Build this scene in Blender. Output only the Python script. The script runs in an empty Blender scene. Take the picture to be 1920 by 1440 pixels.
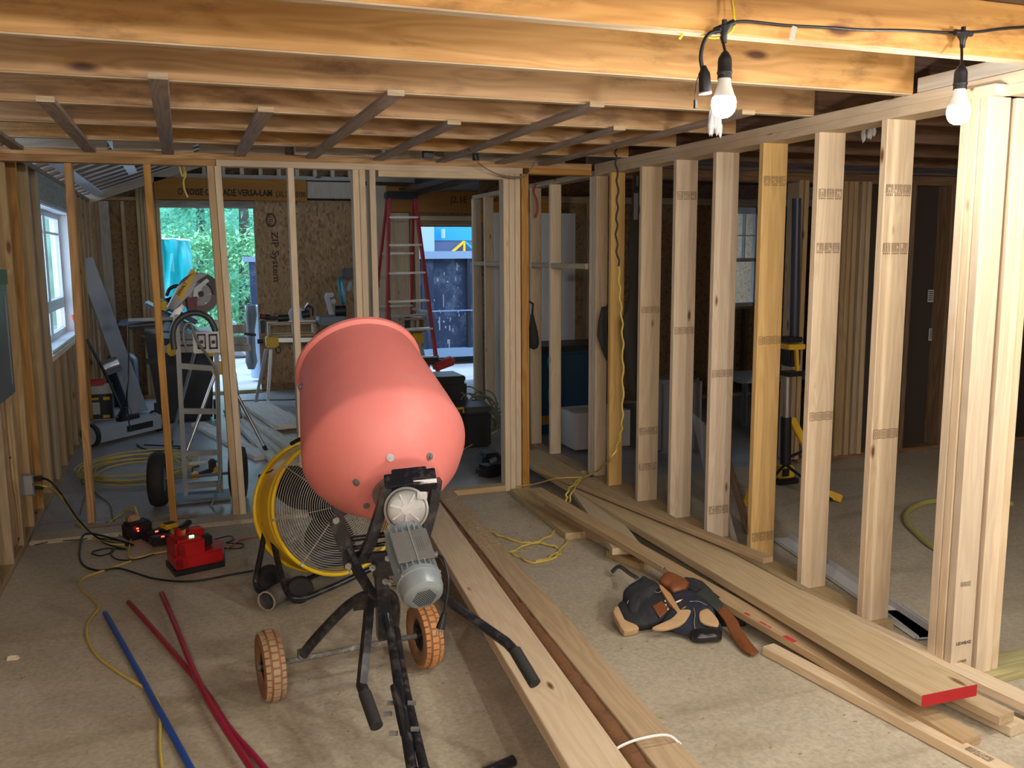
import bpy, bmesh, math, random
from mathutils import Vector, Matrix
random.seed(7)
S = bpy.context.scene
COL = S.collection
V = Vector
PI = math.pi

# ------------------------------------------------------------------ camera
YAW, PITCH, ROLL, FPX, CAMZ = 0.3477, 0.1442, -0.0063, 1688.5, 1.6094
_f = V((math.sin(YAW)*math.cos(PITCH), math.cos(YAW)*math.cos(PITCH), -math.sin(PITCH)))
_r0 = V((math.cos(YAW), -math.sin(YAW), 0)); _u0 = _r0.cross(_f)
_r = _r0*math.cos(ROLL) + _u0*math.sin(ROLL)
_u = _u0*math.cos(ROLL) - _r0*math.sin(ROLL)
CAM = V((0, 0, CAMZ))
cd = bpy.data.cameras.new('camera'); cam = bpy.data.objects.new('camera', cd); COL.objects.link(cam)
cd.sensor_width = 36; cd.lens = FPX/1920*36; cd.clip_start = .05; cd.clip_end = 200
M = Matrix((( _r.x, _u.x, -_f.x, 0), (_r.y, _u.y, -_f.y, 0), (_r.z, _u.z, -_f.z, CAMZ), (0, 0, 0, 1)))
cam.matrix_world = M
S.camera = cam

# ------------------------------------------------------------------ world, colour management
S.view_settings.view_transform = 'Standard'; S.view_settings.look = 'None'
S.view_settings.gamma = 1; S.view_settings.use_curve_mapping = False
S.view_settings.exposure = EXPOSURE = 2.2
W_STR = 1.0
BULB_S = 105
ADDED_S = 350
ADDED_BULBS = [(2.75, 1.1, 2.0), (2.3, .2, 2.0), (1.5, -.7, 2.0), (.6, -1.2, 2.0), (-.3, -1.0, 2.0), (-.35, -.2, 2.0)]  # added bulbs outside the view, placed to brighten the room
w = bpy.data.worlds.new('sky'); S.world = w; w.use_nodes = True
nt = w.node_tree; nt.nodes.clear()
bgn = nt.nodes.new('ShaderNodeBackground'); out = nt.nodes.new('ShaderNodeOutputWorld')
tc = nt.nodes.new('ShaderNodeTexCoord'); sp = nt.nodes.new('ShaderNodeSeparateXYZ')
rmp = nt.nodes.new('ShaderNodeValToRGB')
nt.links.new(tc.outputs['Generated'], sp.inputs[0]); nt.links.new(sp.outputs['Z'], rmp.inputs[0])
rmp.color_ramp.elements[0].color = (.62, .78, 1, 1); rmp.color_ramp.elements[1].color = (.45, .68, 1, 1)
nt.links.new(rmp.outputs[0], bgn.inputs[0]); bgn.inputs[1].default_value = W_STR
nt.links.new(bgn.outputs[0], out.inputs[0])
S.cycles.max_bounces = 8; S.cycles.diffuse_bounces = 5; S.cycles.glossy_bounces = 3
S.cycles.use_denoising = True
S.cycles.sample_clamp_indirect = 4

# ------------------------------------------------------------------ pixel of the 1920x1440 photograph -> point on a real plane
def at(px, py, x=None, y=None, z=None, d=None):
    D = _r*((px-960)/FPX) - _u*((py-720)/FPX) + _f
    if d is not None: t = d
    elif x is not None: t = (x-CAM.x)/D.x
    elif y is not None: t = (y-CAM.y)/D.y
    else: t = (z-CAM.z)/D.z
    return CAM + D*t

# ------------------------------------------------------------------ object helpers
WM = {}     # world matrix of each object (known without a depsgraph update)
def link(o, parent=None, M=None):
    COL.objects.link(o)
    M = M or Matrix.Identity(4)
    if parent is not None:
        o.parent = parent; o.matrix_parent_inverse = WM[parent.name].inverted()
    o.matrix_basis = M
    WM[o.name] = M.copy()
    return o
def thing(name, loc, label, cat, group=None, kind=None, rot=0):
    o = bpy.data.objects.new(name, None); o.empty_display_size = .1
    link(o, None, Matrix.Translation(V(loc)) @ Matrix.Rotation(rot, 4, 'Z'))
    if label: o['label'] = label
    if cat: o['category'] = cat
    if group: o['group'] = group
    if kind: o['kind'] = kind
    return o
def tag(o, label=None, cat=None, group=None, kind=None):
    if label: o['label'] = label
    if cat: o['category'] = cat
    if group: o['group'] = group
    if kind: o['kind'] = kind
    return o
def obj(name, bm, mat, parent=None, smooth=False, label=None, ang=None):
    me = bpy.data.meshes.new(name)
    bm.normal_update()
    bm.to_mesh(me); bm.free()
    mats = mat if isinstance(mat, (list, tuple)) else [mat]
    for m in mats: me.materials.append(m)
    if smooth:
        me.polygons.foreach_set('use_smooth', [True]*len(me.polygons))
        if ang is not None: me.set_sharp_from_angle(angle=ang)
    o = bpy.data.objects.new(name, me)
    # centre the origin on the geometry so textures stay local
    c = V((0, 0, 0))
    if len(me.vertices):
        xs = [v.co for v in me.vertices]
        c = V((sum(p.x for p in xs)/len(xs), sum(p.y for p in xs)/len(xs), sum(p.z for p in xs)/len(xs)))
        me.transform(Matrix.Translation(-c))
    link(o, parent, Matrix.Translation(c))
    if label: o['label'] = label
    return o
def child_mesh(name, me, parent, M, label=None):
    o = bpy.data.objects.new(name, me); link(o, parent, M)
    if label: o['label'] = label
    return o
def frame(p0, p1, up=V((0, 0, 1))):
    """matrix: origin at middle, X along p0->p1, Z as near 'up' as possible"""
    p0, p1, up = V(p0), V(p1), V(up)
    x = (p1-p0).normalized()
    if abs(x.dot(up)) > .999: up = V((0, 1, 0))
    y = up.cross(x).normalized(); z = x.cross(y)
    R = Matrix((x, y, z)).transposed().to_4x4()
    return Matrix.Translation((p0+p1)/2) @ R
_boards = {}
def chamfer_box(L, W, T, c, me_name='board', mats=()):
    bm = bmesh.new()
    bmesh.ops.create_cube(bm, size=1)
    bmesh.ops.scale(bm, vec=(L, W, T), verts=bm.verts)
    if c:
        es = [e for e in bm.edges if abs((e.verts[0].co-e.verts[1].co).x) > L*.5]
        bmesh.ops.bevel(bm, geom=es, offset=c, segments=1, affect='EDGES')
    me = bpy.data.meshes.new(me_name); bm.to_mesh(me); bm.free()
    for m in mats: me.materials.append(m)
    return me
def board(name, p0, p1, w, t, mat, parent=None, up=(0, 0, 1), c=.0025, label=None, ends=None):
    """p0,p1 centre line; w across (local y), t along up (local z)"""
    L = (V(p1)-V(p0)).length
    key = (round(L, 3), round(w, 4), round(t, 4), mat.name, ends.name if ends else '', name)
    if key not in _boards:
        me = chamfer_box(L, w, t, c, name, [mat] + ([ends] if ends else []))
        if ends:
            for p in me.polygons:
                if p.normal.x > .9: p.material_index = 1
        _boards[key] = me
    return child_mesh(name, _boards[key], parent, frame(p0, p1, V(up)), label)

# bmesh shape helpers (world coordinates)
def add_box(bm, c, s, R=None, bev=0):
    r = bmesh.ops.create_cube(bm, size=1)
    vs = r['verts']
    bmesh.ops.scale(bm, vec=s, verts=vs)
    if bev:
        es = list({e for v in vs for e in v.link_edges})
        rr = bmesh.ops.bevel(bm, geom=es, offset=bev, segments=2, affect='EDGES')
        vs = list({v for f in rr['faces'] for v in f.verts} | {v for v in vs if v.is_valid})
    MM = Matrix.Translation(V(c)) @ (R.to_4x4() if R is not None else Matrix.Identity(4))
    bmesh.ops.transform(bm, matrix=MM, verts=vs)
    return vs
def add_beam(bm, p0, p1, w, t, up=(0, 0, 1), bev=0):
    L = (V(p1)-V(p0)).length
    F = frame(p0, p1, V(up))
    return add_box(bm, F.translation, (L, w, t), F.to_3x3(), bev)
def add_cyl(bm, p0, p1, r, r2=None, seg=20, caps=True):
    p0, p1 = V(p0), V(p1)
    L = (p1-p0).length
    q = (p1-p0).to_track_quat('Z', 'Y').to_matrix().to_4x4()
    MM = Matrix.Translation((p0+p1)/2) @ q
    return bmesh.ops.create_cone(bm, cap_ends=caps, cap_tris=False, segments=seg, radius1=r, radius2=r if r2 is None else r2, depth=L, matrix=MM)['verts']
def add_lathe(bm, O, axis, prof, seg=32, ref=None, close=False):
    """prof: list of (distance along axis, radius)"""
    O, a = V(O), V(axis).normalized()
    x = V(ref) if ref is not None else (V((0, 0, 1)) if abs(a.z) < .9 else V((1, 0, 0)))
    x = (x - a*x.dot(a)).normalized(); y = a.cross(x)
    rings = []
    for h, r in prof:
        if r < 1e-6: rings.append([bm.verts.new(O+a*h)]); continue
        rings.append([bm.verts.new(O+a*h+(x*math.cos(2*PI*i/seg)+y*math.sin(2*PI*i/seg))*r) for i in range(seg)])
    pairs = list(zip(rings, rings[1:]))
    if close: pairs.append((rings[-1], rings[0]))
    for A, B in pairs:
        for i in range(seg):
            j = (i+1) % seg
            if len(A) == 1 and len(B) == 1: continue
            if len(A) == 1: fs = (A[0], B[j], B[i])
            elif len(B) == 1: fs = (A[i], A[j], B[0])
            else: fs = (A[i], A[j], B[j], B[i])
            try: bm.faces.new(fs)
            except ValueError: pass
    bmesh.ops.recalc_face_normals(bm, faces=bm.faces)
def smooth_path(pts, n=6, closed=False):
    pts = [V(p) for p in pts]; out = []
    N = len(pts)
    rng = range(N) if closed else range(N-1)
    for i in rng:
        if closed: p0, p1, p2, p3 = pts[i-1], pts[i], pts[(i+1) % N], pts[(i+2) % N]
        else:
            p1, p2 = pts[i], pts[i+1]
            p0 = pts[i-1] if i else p1*2-p2
            p3 = pts[i+2] if i+2 < N else p2*2-p1
        for k in range(n):
            t = k/n
            out.append(.5*((2*p1)+(p2-p0)*t+(2*p0-5*p1+4*p2-p3)*t*t+(3*p1-p0-3*p2+p3)*t**3))
    if not closed: out.append(pts[-1])
    return out
def add_tube(bm, pts, r, seg=8, caps=True, closed=False, sq=False, radii=None):
    pts = [V(p) for p in pts]; N = len(pts)
    rings = []; nrm = None
    for i, p in enumerate(pts):
        if closed: t = (pts[(i+1) % N]-pts[i-1]).normalized()
        else: t = (pts[min(i+1, N-1)]-pts[max(i-1, 0)]).normalized()
        if nrm is None:
            nrm = V((0, 0, 1)) if abs(t.z) < .9 else V((1, 0, 0))
        nrm = (nrm - t*nrm.dot(t)).normalized()
        b = t.cross(nrm)
        rr = radii[i] if radii else r
        # mitre correction
        if sq: angs = [PI/4+PI/2*k for k in range(4)]; rr *= 1.4142
        else: angs = [2*PI*k/seg for k in range(seg)]
        rings.append([bm.verts.new(p+(nrm*math.cos(a)+b*math.sin(a))*rr) for a in angs])
    m = len(rings[0])
    for i in range(N if closed else N-1):
        A, B = rings[i], rings[(i+1) % N]
        for k in range(m):
            bm.faces.new((A[k], A[(k+1) % m], B[(k+1) % m], B[k]))
    if caps and not closed:
        bm.faces.new(list(reversed(rings[0]))); bm.faces.new(rings[-1])
def fillet(pts, r=.04, n=5):
    """polyline with rounded corners"""
    pts = [V(p) for p in pts]; out = [pts[0]]
    for a, b, c in zip(pts, pts[1:], pts[2:]):
        d1 = (a-b); d2 = (c-b); k = min(r, d1.length*.45, d2.length*.45)
        A = b+d1.normalized()*k; B = b+d2.normalized()*k
        for i in range(n+1):
            t = i/n; out.append(A*(1-t)**2+b*2*t*(1-t)+B*t*t)
    out.append(pts[-1]); return out
def tube(name, pts, r, mat, parent=None, seg=8, label=None, sq=False, fil=None, closed=False, smooth=None):
    bm = bmesh.new()
    if fil: pts = fillet(pts, fil)
    if smooth: pts = smooth_path(pts, smooth, closed)
    add_tube(bm, pts, r, seg, sq=sq, closed=closed)
    return obj(name, bm, mat, parent, smooth=not sq, label=label, ang=.9)
def add_prism(bm, pts, depth_vec):
    """closed outline (coplanar) extruded by depth_vec"""
    a = [bm.verts.new(V(p)) for p in pts]; b = [bm.verts.new(V(p)+V(depth_vec)) for p in pts]
    n = len(a)
    bm.faces.new(a); bm.faces.new(list(reversed(b)))
    for i in range(n): bm.faces.new((a[i], b[i], b[(i+1) % n], a[(i+1) % n]))
    bmesh.ops.recalc_face_normals(bm, faces=bm.faces)
def box(name, c, s, mat, parent=None, R=None, bev=0, label=None):
    bm = bmesh.new(); add_box(bm, c, s, R, bev)
    return obj(name, bm, mat, parent, label=label)
def cyl(name, p0, p1, r, mat, parent=None, r2=None, seg=20, label=None):
    bm = bmesh.new(); add_cyl(bm, p0, p1, r, r2, seg)
    return obj(name, bm, mat, parent, smooth=True, label=label, ang=.7)
def text_mesh(txt, size, depth=.0006, bold=0.0):
    cu = bpy.data.curves.new('lettering', 'FONT'); cu.body = txt; cu.size = size
    cu.extrude = depth; cu.offset = bold; cu.resolution_u = 2; cu.align_x = 'LEFT'
    o = bpy.data.objects.new('tmp', cu)
    me = bpy.data.meshes.new_from_object(o)
    bpy.data.objects.remove(o); bpy.data.curves.remove(cu)
    return me
def lettering(txt, p, xdir, ydir, size, mat, parent, name='lettering', bold=0.0, width=None):
    me = text_mesh(txt, size, bold=bold)
    me.materials.clear(); me.materials.append(mat)
    if width:
        w_ = max(v.co.x for v in me.vertices)-min(v.co.x for v in me.vertices)
        me.transform(Matrix.Diagonal((width/w_, 1, 1, 1)))
    x = V(xdir).normalized(); y = V(ydir).normalized(); z = x.cross(y)
    R = Matrix((x, y, z)).transposed().to_4x4()
    return child_mesh(name, me, parent, Matrix.Translation(V(p)) @ R)

# ------------------------------------------------------------------ materials
def mat_new(name):
    m = bpy.data.materials.new(name); m.use_nodes = True
    n = m.node_tree.nodes; l = m.node_tree.links
    return m, n, l, n['Principled BSDF']
def plain(name, col, rough=.5, metal=0, dirt=0, dcol=(.35, .3, .22), spec=None, scale=18, bump=0):
    m, n, l, b = mat_new(name)
    b.inputs['Base Color'].default_value = (*col, 1); b.inputs['Roughness'].default_value = rough
    b.inputs['Metallic'].default_value = metal
    if spec is not None: b.inputs['Specular IOR Level'].default_value = spec
    if dirt or bump:
        t = n.new('ShaderNodeTexCoord')
        nz = n.new('ShaderNodeTexNoise'); nz.inputs['Scale'].default_value = scale; nz.inputs['Detail'].default_value = 6; nz.inputs['Roughness'].default_value = .7
        l.new(t.outputs['Object'], nz.inputs['Vector'])
        if dirt:
            r = n.new('ShaderNodeValToRGB'); r.color_ramp.elements[0].position = .5; r.color_ramp.elements[1].position = .75
            r.color_ramp.elements[0].color = (0, 0, 0, 1); r.color_ramp.elements[1].color = (dirt, dirt, dirt, 1)
            l.new(nz.outputs[0], r.inputs[0])
            mx = n.new('ShaderNodeMix'); mx.data_type = 'RGBA'
            mx.inputs['A'].default_value = (*col, 1); mx.inputs['B'].default_value = (*dcol, 1)
            l.new(r.outputs[0], mx.inputs['Factor']); l.new(mx.outputs['Result'], b.inputs['Base Color'])
        if bump:
            bp = n.new('ShaderNodeBump'); bp.inputs['Strength'].default_value = bump; bp.inputs['Distance'].default_value = .003
            l.new(nz.outputs[0], bp.inputs['Height']); l.new(bp.outputs[0], b.inputs['Normal'])
    return m
def wood(name, light, dark, knot=(.18, .08, .03), kn=.5, var=.12, rough=.62, grain=.55, stain=0, stcol=(.1, .05, .02), spec=.3, ksz=1.0):
    m, n, l, b = mat_new(name)
    tcn = n.new('ShaderNodeTexCoord'); oi = n.new('ShaderNodeObjectInfo')
    off = n.new('ShaderNodeVectorMath'); off.operation = 'SCALE'; off.inputs['Scale'].default_value = 37
    cmb = n.new('ShaderNodeCombineXYZ')
    for k in range(3): l.new(oi.outputs['Random'], cmb.inputs[k])
    l.new(cmb.outputs[0], off.inputs[0])
    add = n.new('ShaderNodeVectorMath'); add.operation = 'ADD'
    l.new(tcn.outputs['Object'], add.inputs[0]); l.new(off.outputs[0], add.inputs[1])
    def mapped(s):
        mp = n.new('ShaderNodeMapping'); mp.inputs['Scale'].default_value = s; l.new(add.outputs[0], mp.inputs[0]); return mp
    # knots bend the grain
    vk = n.new('ShaderNodeTexVoronoi'); vk.inputs['Scale'].default_value = 1; vk.inputs['Randomness'].default_value = 1
    l.new(mapped((2.6, 8, 8)).outputs[0], vk.inputs['Vector'])
    kr = n.new('ShaderNodeMapRange'); kr.inputs[1].default_value = .055*ksz; kr.inputs[2].default_value = .13*ksz; kr.inputs[3].default_value = 1; kr.inputs[4].default_value = 0
    l.new(vk.outputs['Distance'], kr.inputs[0])
    kw = n.new('ShaderNodeMapRange'); kw.inputs[1].default_value = .05; kw.inputs[2].default_value = .42; kw.inputs[3].default_value = 1; kw.inputs[4].default_value = 0
    l.new(vk.outputs['Distance'], kw.inputs[0])
    sc = n.new('ShaderNodeSeparateColor'); l.new(vk.outputs['Color'], sc.inputs[0])
    th = n.new('ShaderNodeMath'); th.operation = 'LESS_THAN'; th.inputs[1].default_value = kn; l.new(sc.outputs[0], th.inputs[0])
    kmul = n.new('ShaderNodeMath'); kmul.operation = 'MULTIPLY'; l.new(kr.outputs[0], kmul.inputs[0]); l.new(th.outputs[0], kmul.inputs[1])
    kwm = n.new('ShaderNodeMath'); kwm.operation = 'MULTIPLY'; l.new(kw.outputs[0], kwm.inputs[0]); l.new(th.outputs[0], kwm.inputs[1])
    # cathedral / straight grain
    nz = n.new('ShaderNodeTexNoise'); nz.inputs['Scale'].default_value = 1; nz.inputs['Detail'].default_value = 2; nz.inputs['Roughness'].default_value = .45
    l.new(mapped((.7, 9, 9)).outputs[0], nz.inputs['Vector'])
    a1 = n.new('ShaderNodeMath'); a1.operation = 'MULTIPLY_ADD'; a1.inputs[1].default_value = .09; l.new(kwm.outputs[0], a1.inputs[0]); l.new(nz.outputs[0], a1.inputs[2])
    mu = n.new('ShaderNodeMath'); mu.operation = 'MULTIPLY'; mu.inputs[1].default_value = 75; l.new(a1.outputs[0], mu.inputs[0])
    sn = n.new('ShaderNodeMath'); sn.operation = 'SINE'; l.new(mu.outputs[0], sn.inputs[0])
    fn = n.new('ShaderNodeTexNoise'); fn.inputs['Scale'].default_value = 1; fn.inputs['Detail'].default_value = 4
    l.new(mapped((4, 160, 160)).outputs[0], fn.inputs['Vector'])
    g = n.new('ShaderNodeMapRange'); g.inputs[1].default_value = -1; g.inputs[2].default_value = 1; g.inputs[3].default_value = 0; g.inputs[4].default_value = grain
    l.new(sn.outputs[0], g.inputs[0])
    g2 = n.new('ShaderNodeMath'); g2.operation = 'MULTIPLY_ADD'; g2.inputs[1].default_value = .55; l.new(fn.outputs[0], g2.inputs[0]); l.new(g.outputs[0], g2.inputs[2])
    g3 = n.new('ShaderNodeMath'); g3.operation = 'SUBTRACT'; g3.use_clamp = True; g3.inputs[1].default_value = .12; l.new(g2.outputs[0], g3.inputs[0])
    mx = n.new('ShaderNodeMix'); mx.data_type = 'RGBA'; mx.inputs['A'].default_value = (*light, 1); mx.inputs['B'].default_value = (*dark, 1)
    l.new(g3.outputs[0], mx.inputs['Factor'])
    mk = n.new('ShaderNodeMix'); mk.data_type = 'RGBA'; mk.inputs['B'].default_value = (*knot, 1)
    l.new(kmul.outputs[0], mk.inputs['Factor']); l.new(mx.outputs['Result'], mk.inputs['A'])
    last = mk.outputs['Result']
    if stain:
        sz = n.new('ShaderNodeTexNoise'); sz.inputs['Scale'].default_value = 1; sz.inputs['Detail'].default_value = 7; sz.inputs['Roughness'].default_value = .68
        l.new(mapped((2.2, 7, 7)).outputs[0], sz.inputs['Vector'])
        sr = n.new('ShaderNodeValToRGB'); sr.color_ramp.elements[0].position = .54; sr.color_ramp.elements[1].position = .72
        sr.color_ramp.elements[0].color = (0, 0, 0, 1); sr.color_ramp.elements[1].color = (stain, stain, stain, 1)
        l.new(sz.outputs[0], sr.inputs[0])
        ms = n.new('ShaderNodeMix'); ms.data_type = 'RGBA'; ms.inputs['B'].default_value = (*stcol, 1)
        l.new(sr.outputs[0], ms.inputs['Factor']); l.new(last, ms.inputs['A']); last = ms.outputs['Result']
    hv = n.new('ShaderNodeHueSaturation')
    vr = n.new('ShaderNodeMapRange'); vr.inputs[3].default_value = 1-var; vr.inputs[4].default_value = 1+var; l.new(oi.outputs['Random'], vr.inputs[0])
    l.new(vr.outputs[0], hv.inputs['Value'])
    sr2 = n.new('ShaderNodeMath'); sr2.operation = 'MULTIPLY_ADD'; sr2.inputs[1].default_value = 7.13; sr2.inputs[2].default_value = 0; l.new(oi.outputs['Random'], sr2.inputs[0])
    fr = n.new('ShaderNodeMath'); fr.operation = 'FRACT'; l.new(sr2.outputs[0], fr.inputs[0])
    vr2 = n.new('ShaderNodeMapRange'); vr2.inputs[3].default_value = 1-var; vr2.inputs[4].default_value = 1+var; l.new(fr.outputs[0], vr2.inputs[0])
    l.new(vr2.outputs[0], hv.inputs['Saturation']); l.new(last, hv.inputs['Color']); l.new(hv.outputs[0], b.inputs['Base Color'])
    b.inputs['Roughness'].default_value = rough; b.inputs['Specular IOR Level'].default_value = spec
    bp = n.new('ShaderNodeBump'); bp.inputs['Strength'].default_value = .25; bp.inputs['Distance'].default_value = .0015
    l.new(g3.outputs[0], bp.inputs['Height']); l.new(bp.outputs[0], b.inputs['Normal'])
    return m
PINE = wood('pine', (.74, .61, .44), (.56, .41, .26), kn=.95, ksz=.8, grain=.32)
PINE_Y = wood('yellow_pine', (.72, .48, .19), (.50, .29, .09), kn=.4, var=.05, grain=.3)
PINE_D = wood('weathered_pine', (.50, .37, .22), (.34, .22, .11), kn=.5, grain=.35)
PINE_O = wood('orange_pine', (.55, .32, .12), (.33, .16, .05), kn=.4)
JOIST = wood('aged_joist', (.60, .35, .14), (.40, .19, .06), knot=(.11, .045, .02), kn=.95, ksz=1.3, grain=.4, stain=.8, stcol=(.12, .05, .02), rough=.5, spec=.45)
JOISTEDGE = wood('joist_edge', (.60, .47, .31), (.42, .3, .17), kn=.1)
STRAP = wood('grey_strapping', (.42, .35, .31), (.27, .21, .17), knot=(.12, .08, .06), kn=.3, stain=.5, stcol=(.5, .47, .42))
DUSTY = wood('dusty_board', (.52, .40, .23), (.42, .30, .16), kn=.25, var=.06, rough=.8)
PLATE = wood('treated_plate', (.50, .45, .24), (.33, .29, .13), kn=.2, rough=.8)
PLYG = wood('aged_plywood', (.33, .29, .24), (.22, .18, .14), kn=.1)
LVL = wood('laminated_beam', (.55, .25, .06), (.38, .15, .035), kn=.05, var=.04, grain=.35)
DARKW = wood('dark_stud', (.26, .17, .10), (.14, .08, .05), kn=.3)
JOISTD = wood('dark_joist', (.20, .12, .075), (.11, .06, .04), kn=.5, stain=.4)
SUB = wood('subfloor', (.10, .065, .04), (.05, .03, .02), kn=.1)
WHITEW = wood('pale_lumber', (.68, .62, .52), (.5, .43, .33), kn=.3, rough=.7)
INK = plain('ink', (.07, .04, .03), .8)
INKS = plain('faded_ink', (.23, .14, .08), .8)
BLACK = plain('black_plastic', (.012, .012, .014), .45)
BLACKM = plain('black_paint', (.012, .013, .018), .28, dirt=.35, dcol=(.25, .22, .18), scale=25)
BLACKF = plain('black_rubber', (.02, .02, .02), .75)
STEEL = plain('steel', (.55, .55, .55), .3, .9)
ALU = plain('aluminium', (.62, .63, .64), .42, .75, dirt=.3, dcol=(.3, .3, .3))
ALUD = plain('dull_aluminium', (.26, .27, .28), .5, .6, dirt=.3, dcol=(.15, .15, .15))
GALV = plain('galvanised', (.5, .52, .55), .4, .7)
WHITE = plain('white_paint', (.78, .79, .8), .5)
YEL = plain('yellow_plastic', (.75, .45, .02), .45)
YCORD = plain('yellow_cord', (.62, .47, .10), .6)
YCORDB = plain('bright_yellow_cord', (.80, .62, .03), .5)
def osb(name, base=(.36, .21, .09), dark=(.16, .08, .03), lite=(.55, .38, .2), sc=22):
    m, n, l, b = mat_new(name)
    t = n.new('ShaderNodeTexCoord')
    mp = n.new('ShaderNodeMapping'); mp.inputs['Scale'].default_value = (1, 1, .45); l.new(t.outputs['Object'], mp.inputs[0])
    nz = n.new('ShaderNodeTexNoise'); nz.inputs['Scale'].default_value = 3; l.new(mp.outputs[0], nz.inputs['Vector'])
    mx = n.new('ShaderNodeMix'); mx.data_type = 'VECTOR'; mx.inputs['Factor'].default_value = .12
    l.new(mp.outputs[0], mx.inputs['A']); l.new(nz.outputs['Color'], mx.inputs['B'])
    v = n.new('ShaderNodeTexVoronoi'); v.inputs['Scale'].default_value = sc; l.new(mx.outputs['Result'], v.inputs['Vector'])
    s = n.new('ShaderNodeSeparateColor'); l.new(v.outputs['Color'], s.inputs[0])
    r = n.new('ShaderNodeValToRGB'); r.color_ramp.elements[0].color = (*dark, 1); r.color_ramp.elements[1].color = (*lite, 1)
    e = r.color_ramp.elements.new(.3); e.color = (*base, 1); e = r.color_ramp.elements.new(.8); e.color = (base[0]*1.1, base[1]*1.1, base[2]*1.1, 1)
    l.new(s.outputs[0], r.inputs[0]); l.new(r.outputs[0], b.inputs['Base Color']); b.inputs['Roughness'].default_value = .75
    return m
OSB = osb('strand_board', (.36, .22, .10), (.22, .12, .05), (.46, .31, .17), 55); OSBD = osb('old_strand_board', (.27, .165, .08), (.17, .095, .045), (.34, .22, .12), 50)
def concrete(name, c1, c2, rough=.62):
    m, n, l, b = mat_new(name)
    t = n.new('ShaderNodeTexCoord')
    a = n.new('ShaderNodeTexNoise'); a.inputs['Scale'].default_value = 1.1; a.inputs['Detail'].default_value = 9; a.inputs['Roughness'].default_value = .62
    l.new(t.outputs['Object'], a.inputs['Vector'])
    r = n.new('ShaderNodeValToRGB'); r.color_ramp.elements[0].position = .3; r.color_ramp.elements[1].position = .7
    r.color_ramp.elements[0].color = (*c2, 1); r.color_ramp.elements[1].color = (*c1, 1); l.new(a.outputs[0], r.inputs[0])
    f = n.new('ShaderNodeTexNoise'); f.inputs['Scale'].default_value = 60; f.inputs['Detail'].default_value = 5; l.new(t.outputs['Object'], f.inputs['Vector'])
    fr = n.new('ShaderNodeValToRGB'); fr.color_ramp.elements[0].position = .3; fr.color_ramp.elements[0].color = (.78, .78, .78, 1); fr.color_ramp.elements[1].position = .7; fr.color_ramp.elements[1].color = (1.1, 1.1, 1.1, 1)
    l.new(f.outputs[0], fr.inputs[0])
    m1 = n.new('ShaderNodeMix'); m1.data_type = 'RGBA'; m1.blend_type = 'MULTIPLY'; m1.inputs['Factor'].default_value = 1
    l.new(r.outputs[0], m1.inputs['A']); l.new(fr.outputs[0], m1.inputs['B'])
    # pale flecks of dust and plaster
    v = n.new('ShaderNodeTexVoronoi'); v.inputs['Scale'].default_value = 9; l.new(t.outputs['Object'], v.inputs['Vector'])
    vr = n.new('ShaderNodeMapRange'); vr.inputs[1].default_value = .03; vr.inputs[2].default_value = .07; vr.inputs[3].default_value = .7; vr.inputs[4].default_value = 0; l.new(v.outputs['Distance'], vr.inputs[0])
    m2 = n.new('ShaderNodeMix'); m2.data_type = 'RGBA'; m2.inputs['B'].default_value = (.6, .55, .44, 1); l.new(vr.outputs[0], m2.inputs['Factor']); l.new(m1.outputs['Result'], m2.inputs['A'])
    # brown streaky stains
    mp = n.new('ShaderNodeMapping'); mp.inputs['Scale'].default_value = (1, 3.2, 1); mp.inputs['Rotation'].default_value = (0, 0, .5); l.new(t.outputs['Object'], mp.inputs[0])
    sn = n.new('ShaderNodeTexNoise'); sn.inputs['Scale'].default_value = 1.6; sn.inputs['Detail'].default_value = 7; sn.inputs['Distortion'].default_value = .6; l.new(mp.outputs[0], sn.inputs['Vector'])
    sr = n.new('ShaderNodeMapRange'); sr.inputs[1].default_value = .56; sr.inputs[2].default_value = .72; sr.inputs[3].default_value = 0; sr.inputs[4].default_value = .55; l.new(sn.outputs[0], sr.inputs[0])
    m3 = n.new('ShaderNodeMix'); m3.data_type = 'RGBA'; m3.inputs['B'].default_value = (c2[0]*.62, c2[1]*.55, c2[2]*.45, 1); l.new(sr.outputs[0], m3.inputs['Factor']); l.new(m2.outputs['Result'], m3.inputs['A'])
    l.new(m3.outputs['Result'], b.inputs['Base Color']); b.inputs['Roughness'].default_value = rough
    bp = n.new('ShaderNodeBump'); bp.inputs['Strength'].default_value = .3; bp.inputs['Distance'].default_value = .002; l.new(f.outputs[0], bp.inputs['Height']); l.new(bp.outputs[0], b.inputs['Normal'])
    return m
CONC = concrete('concrete', (.56, .50, .38), (.43, .375, .27))
CONC2 = concrete('garage_concrete', (.40, .40, .40), (.27, .265, .26), rough=.38)
def emit(name, col, s):
    m, n, l, b = mat_new(name)
    b.inputs['Base Color'].default_value = (*col, 1)
    b.inputs['Emission Color'].default_value = (*col, 1); b.inputs['Emission Strength'].default_value = s
    return m
GLASS = bpy.data.materials.new('window_glass'); GLASS.use_nodes = True
_n = GLASS.node_tree.nodes; _b = _n['Principled BSDF']; _b.inputs['Transmission Weight'].default_value = 1; _b.inputs['Roughness'].default_value = 0.0; _b.inputs['IOR'].default_value = 1.1
_b.inputs['Base Color'].default_value = (.93, .97, 1, 1)
# ================================================================== SHELL
XL, XR, YP, YF, H, ZC = -.90, 2.646, 5.646, 10.90, 2.1235, 2.20   # left wall face, long right wall face, partition, outer wall, stud top, joist bottom
SP = .4064
WX = XR+.14
def struct(name): return thing(name, (0, 0, 0), None, None, kind='structure')
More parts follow.
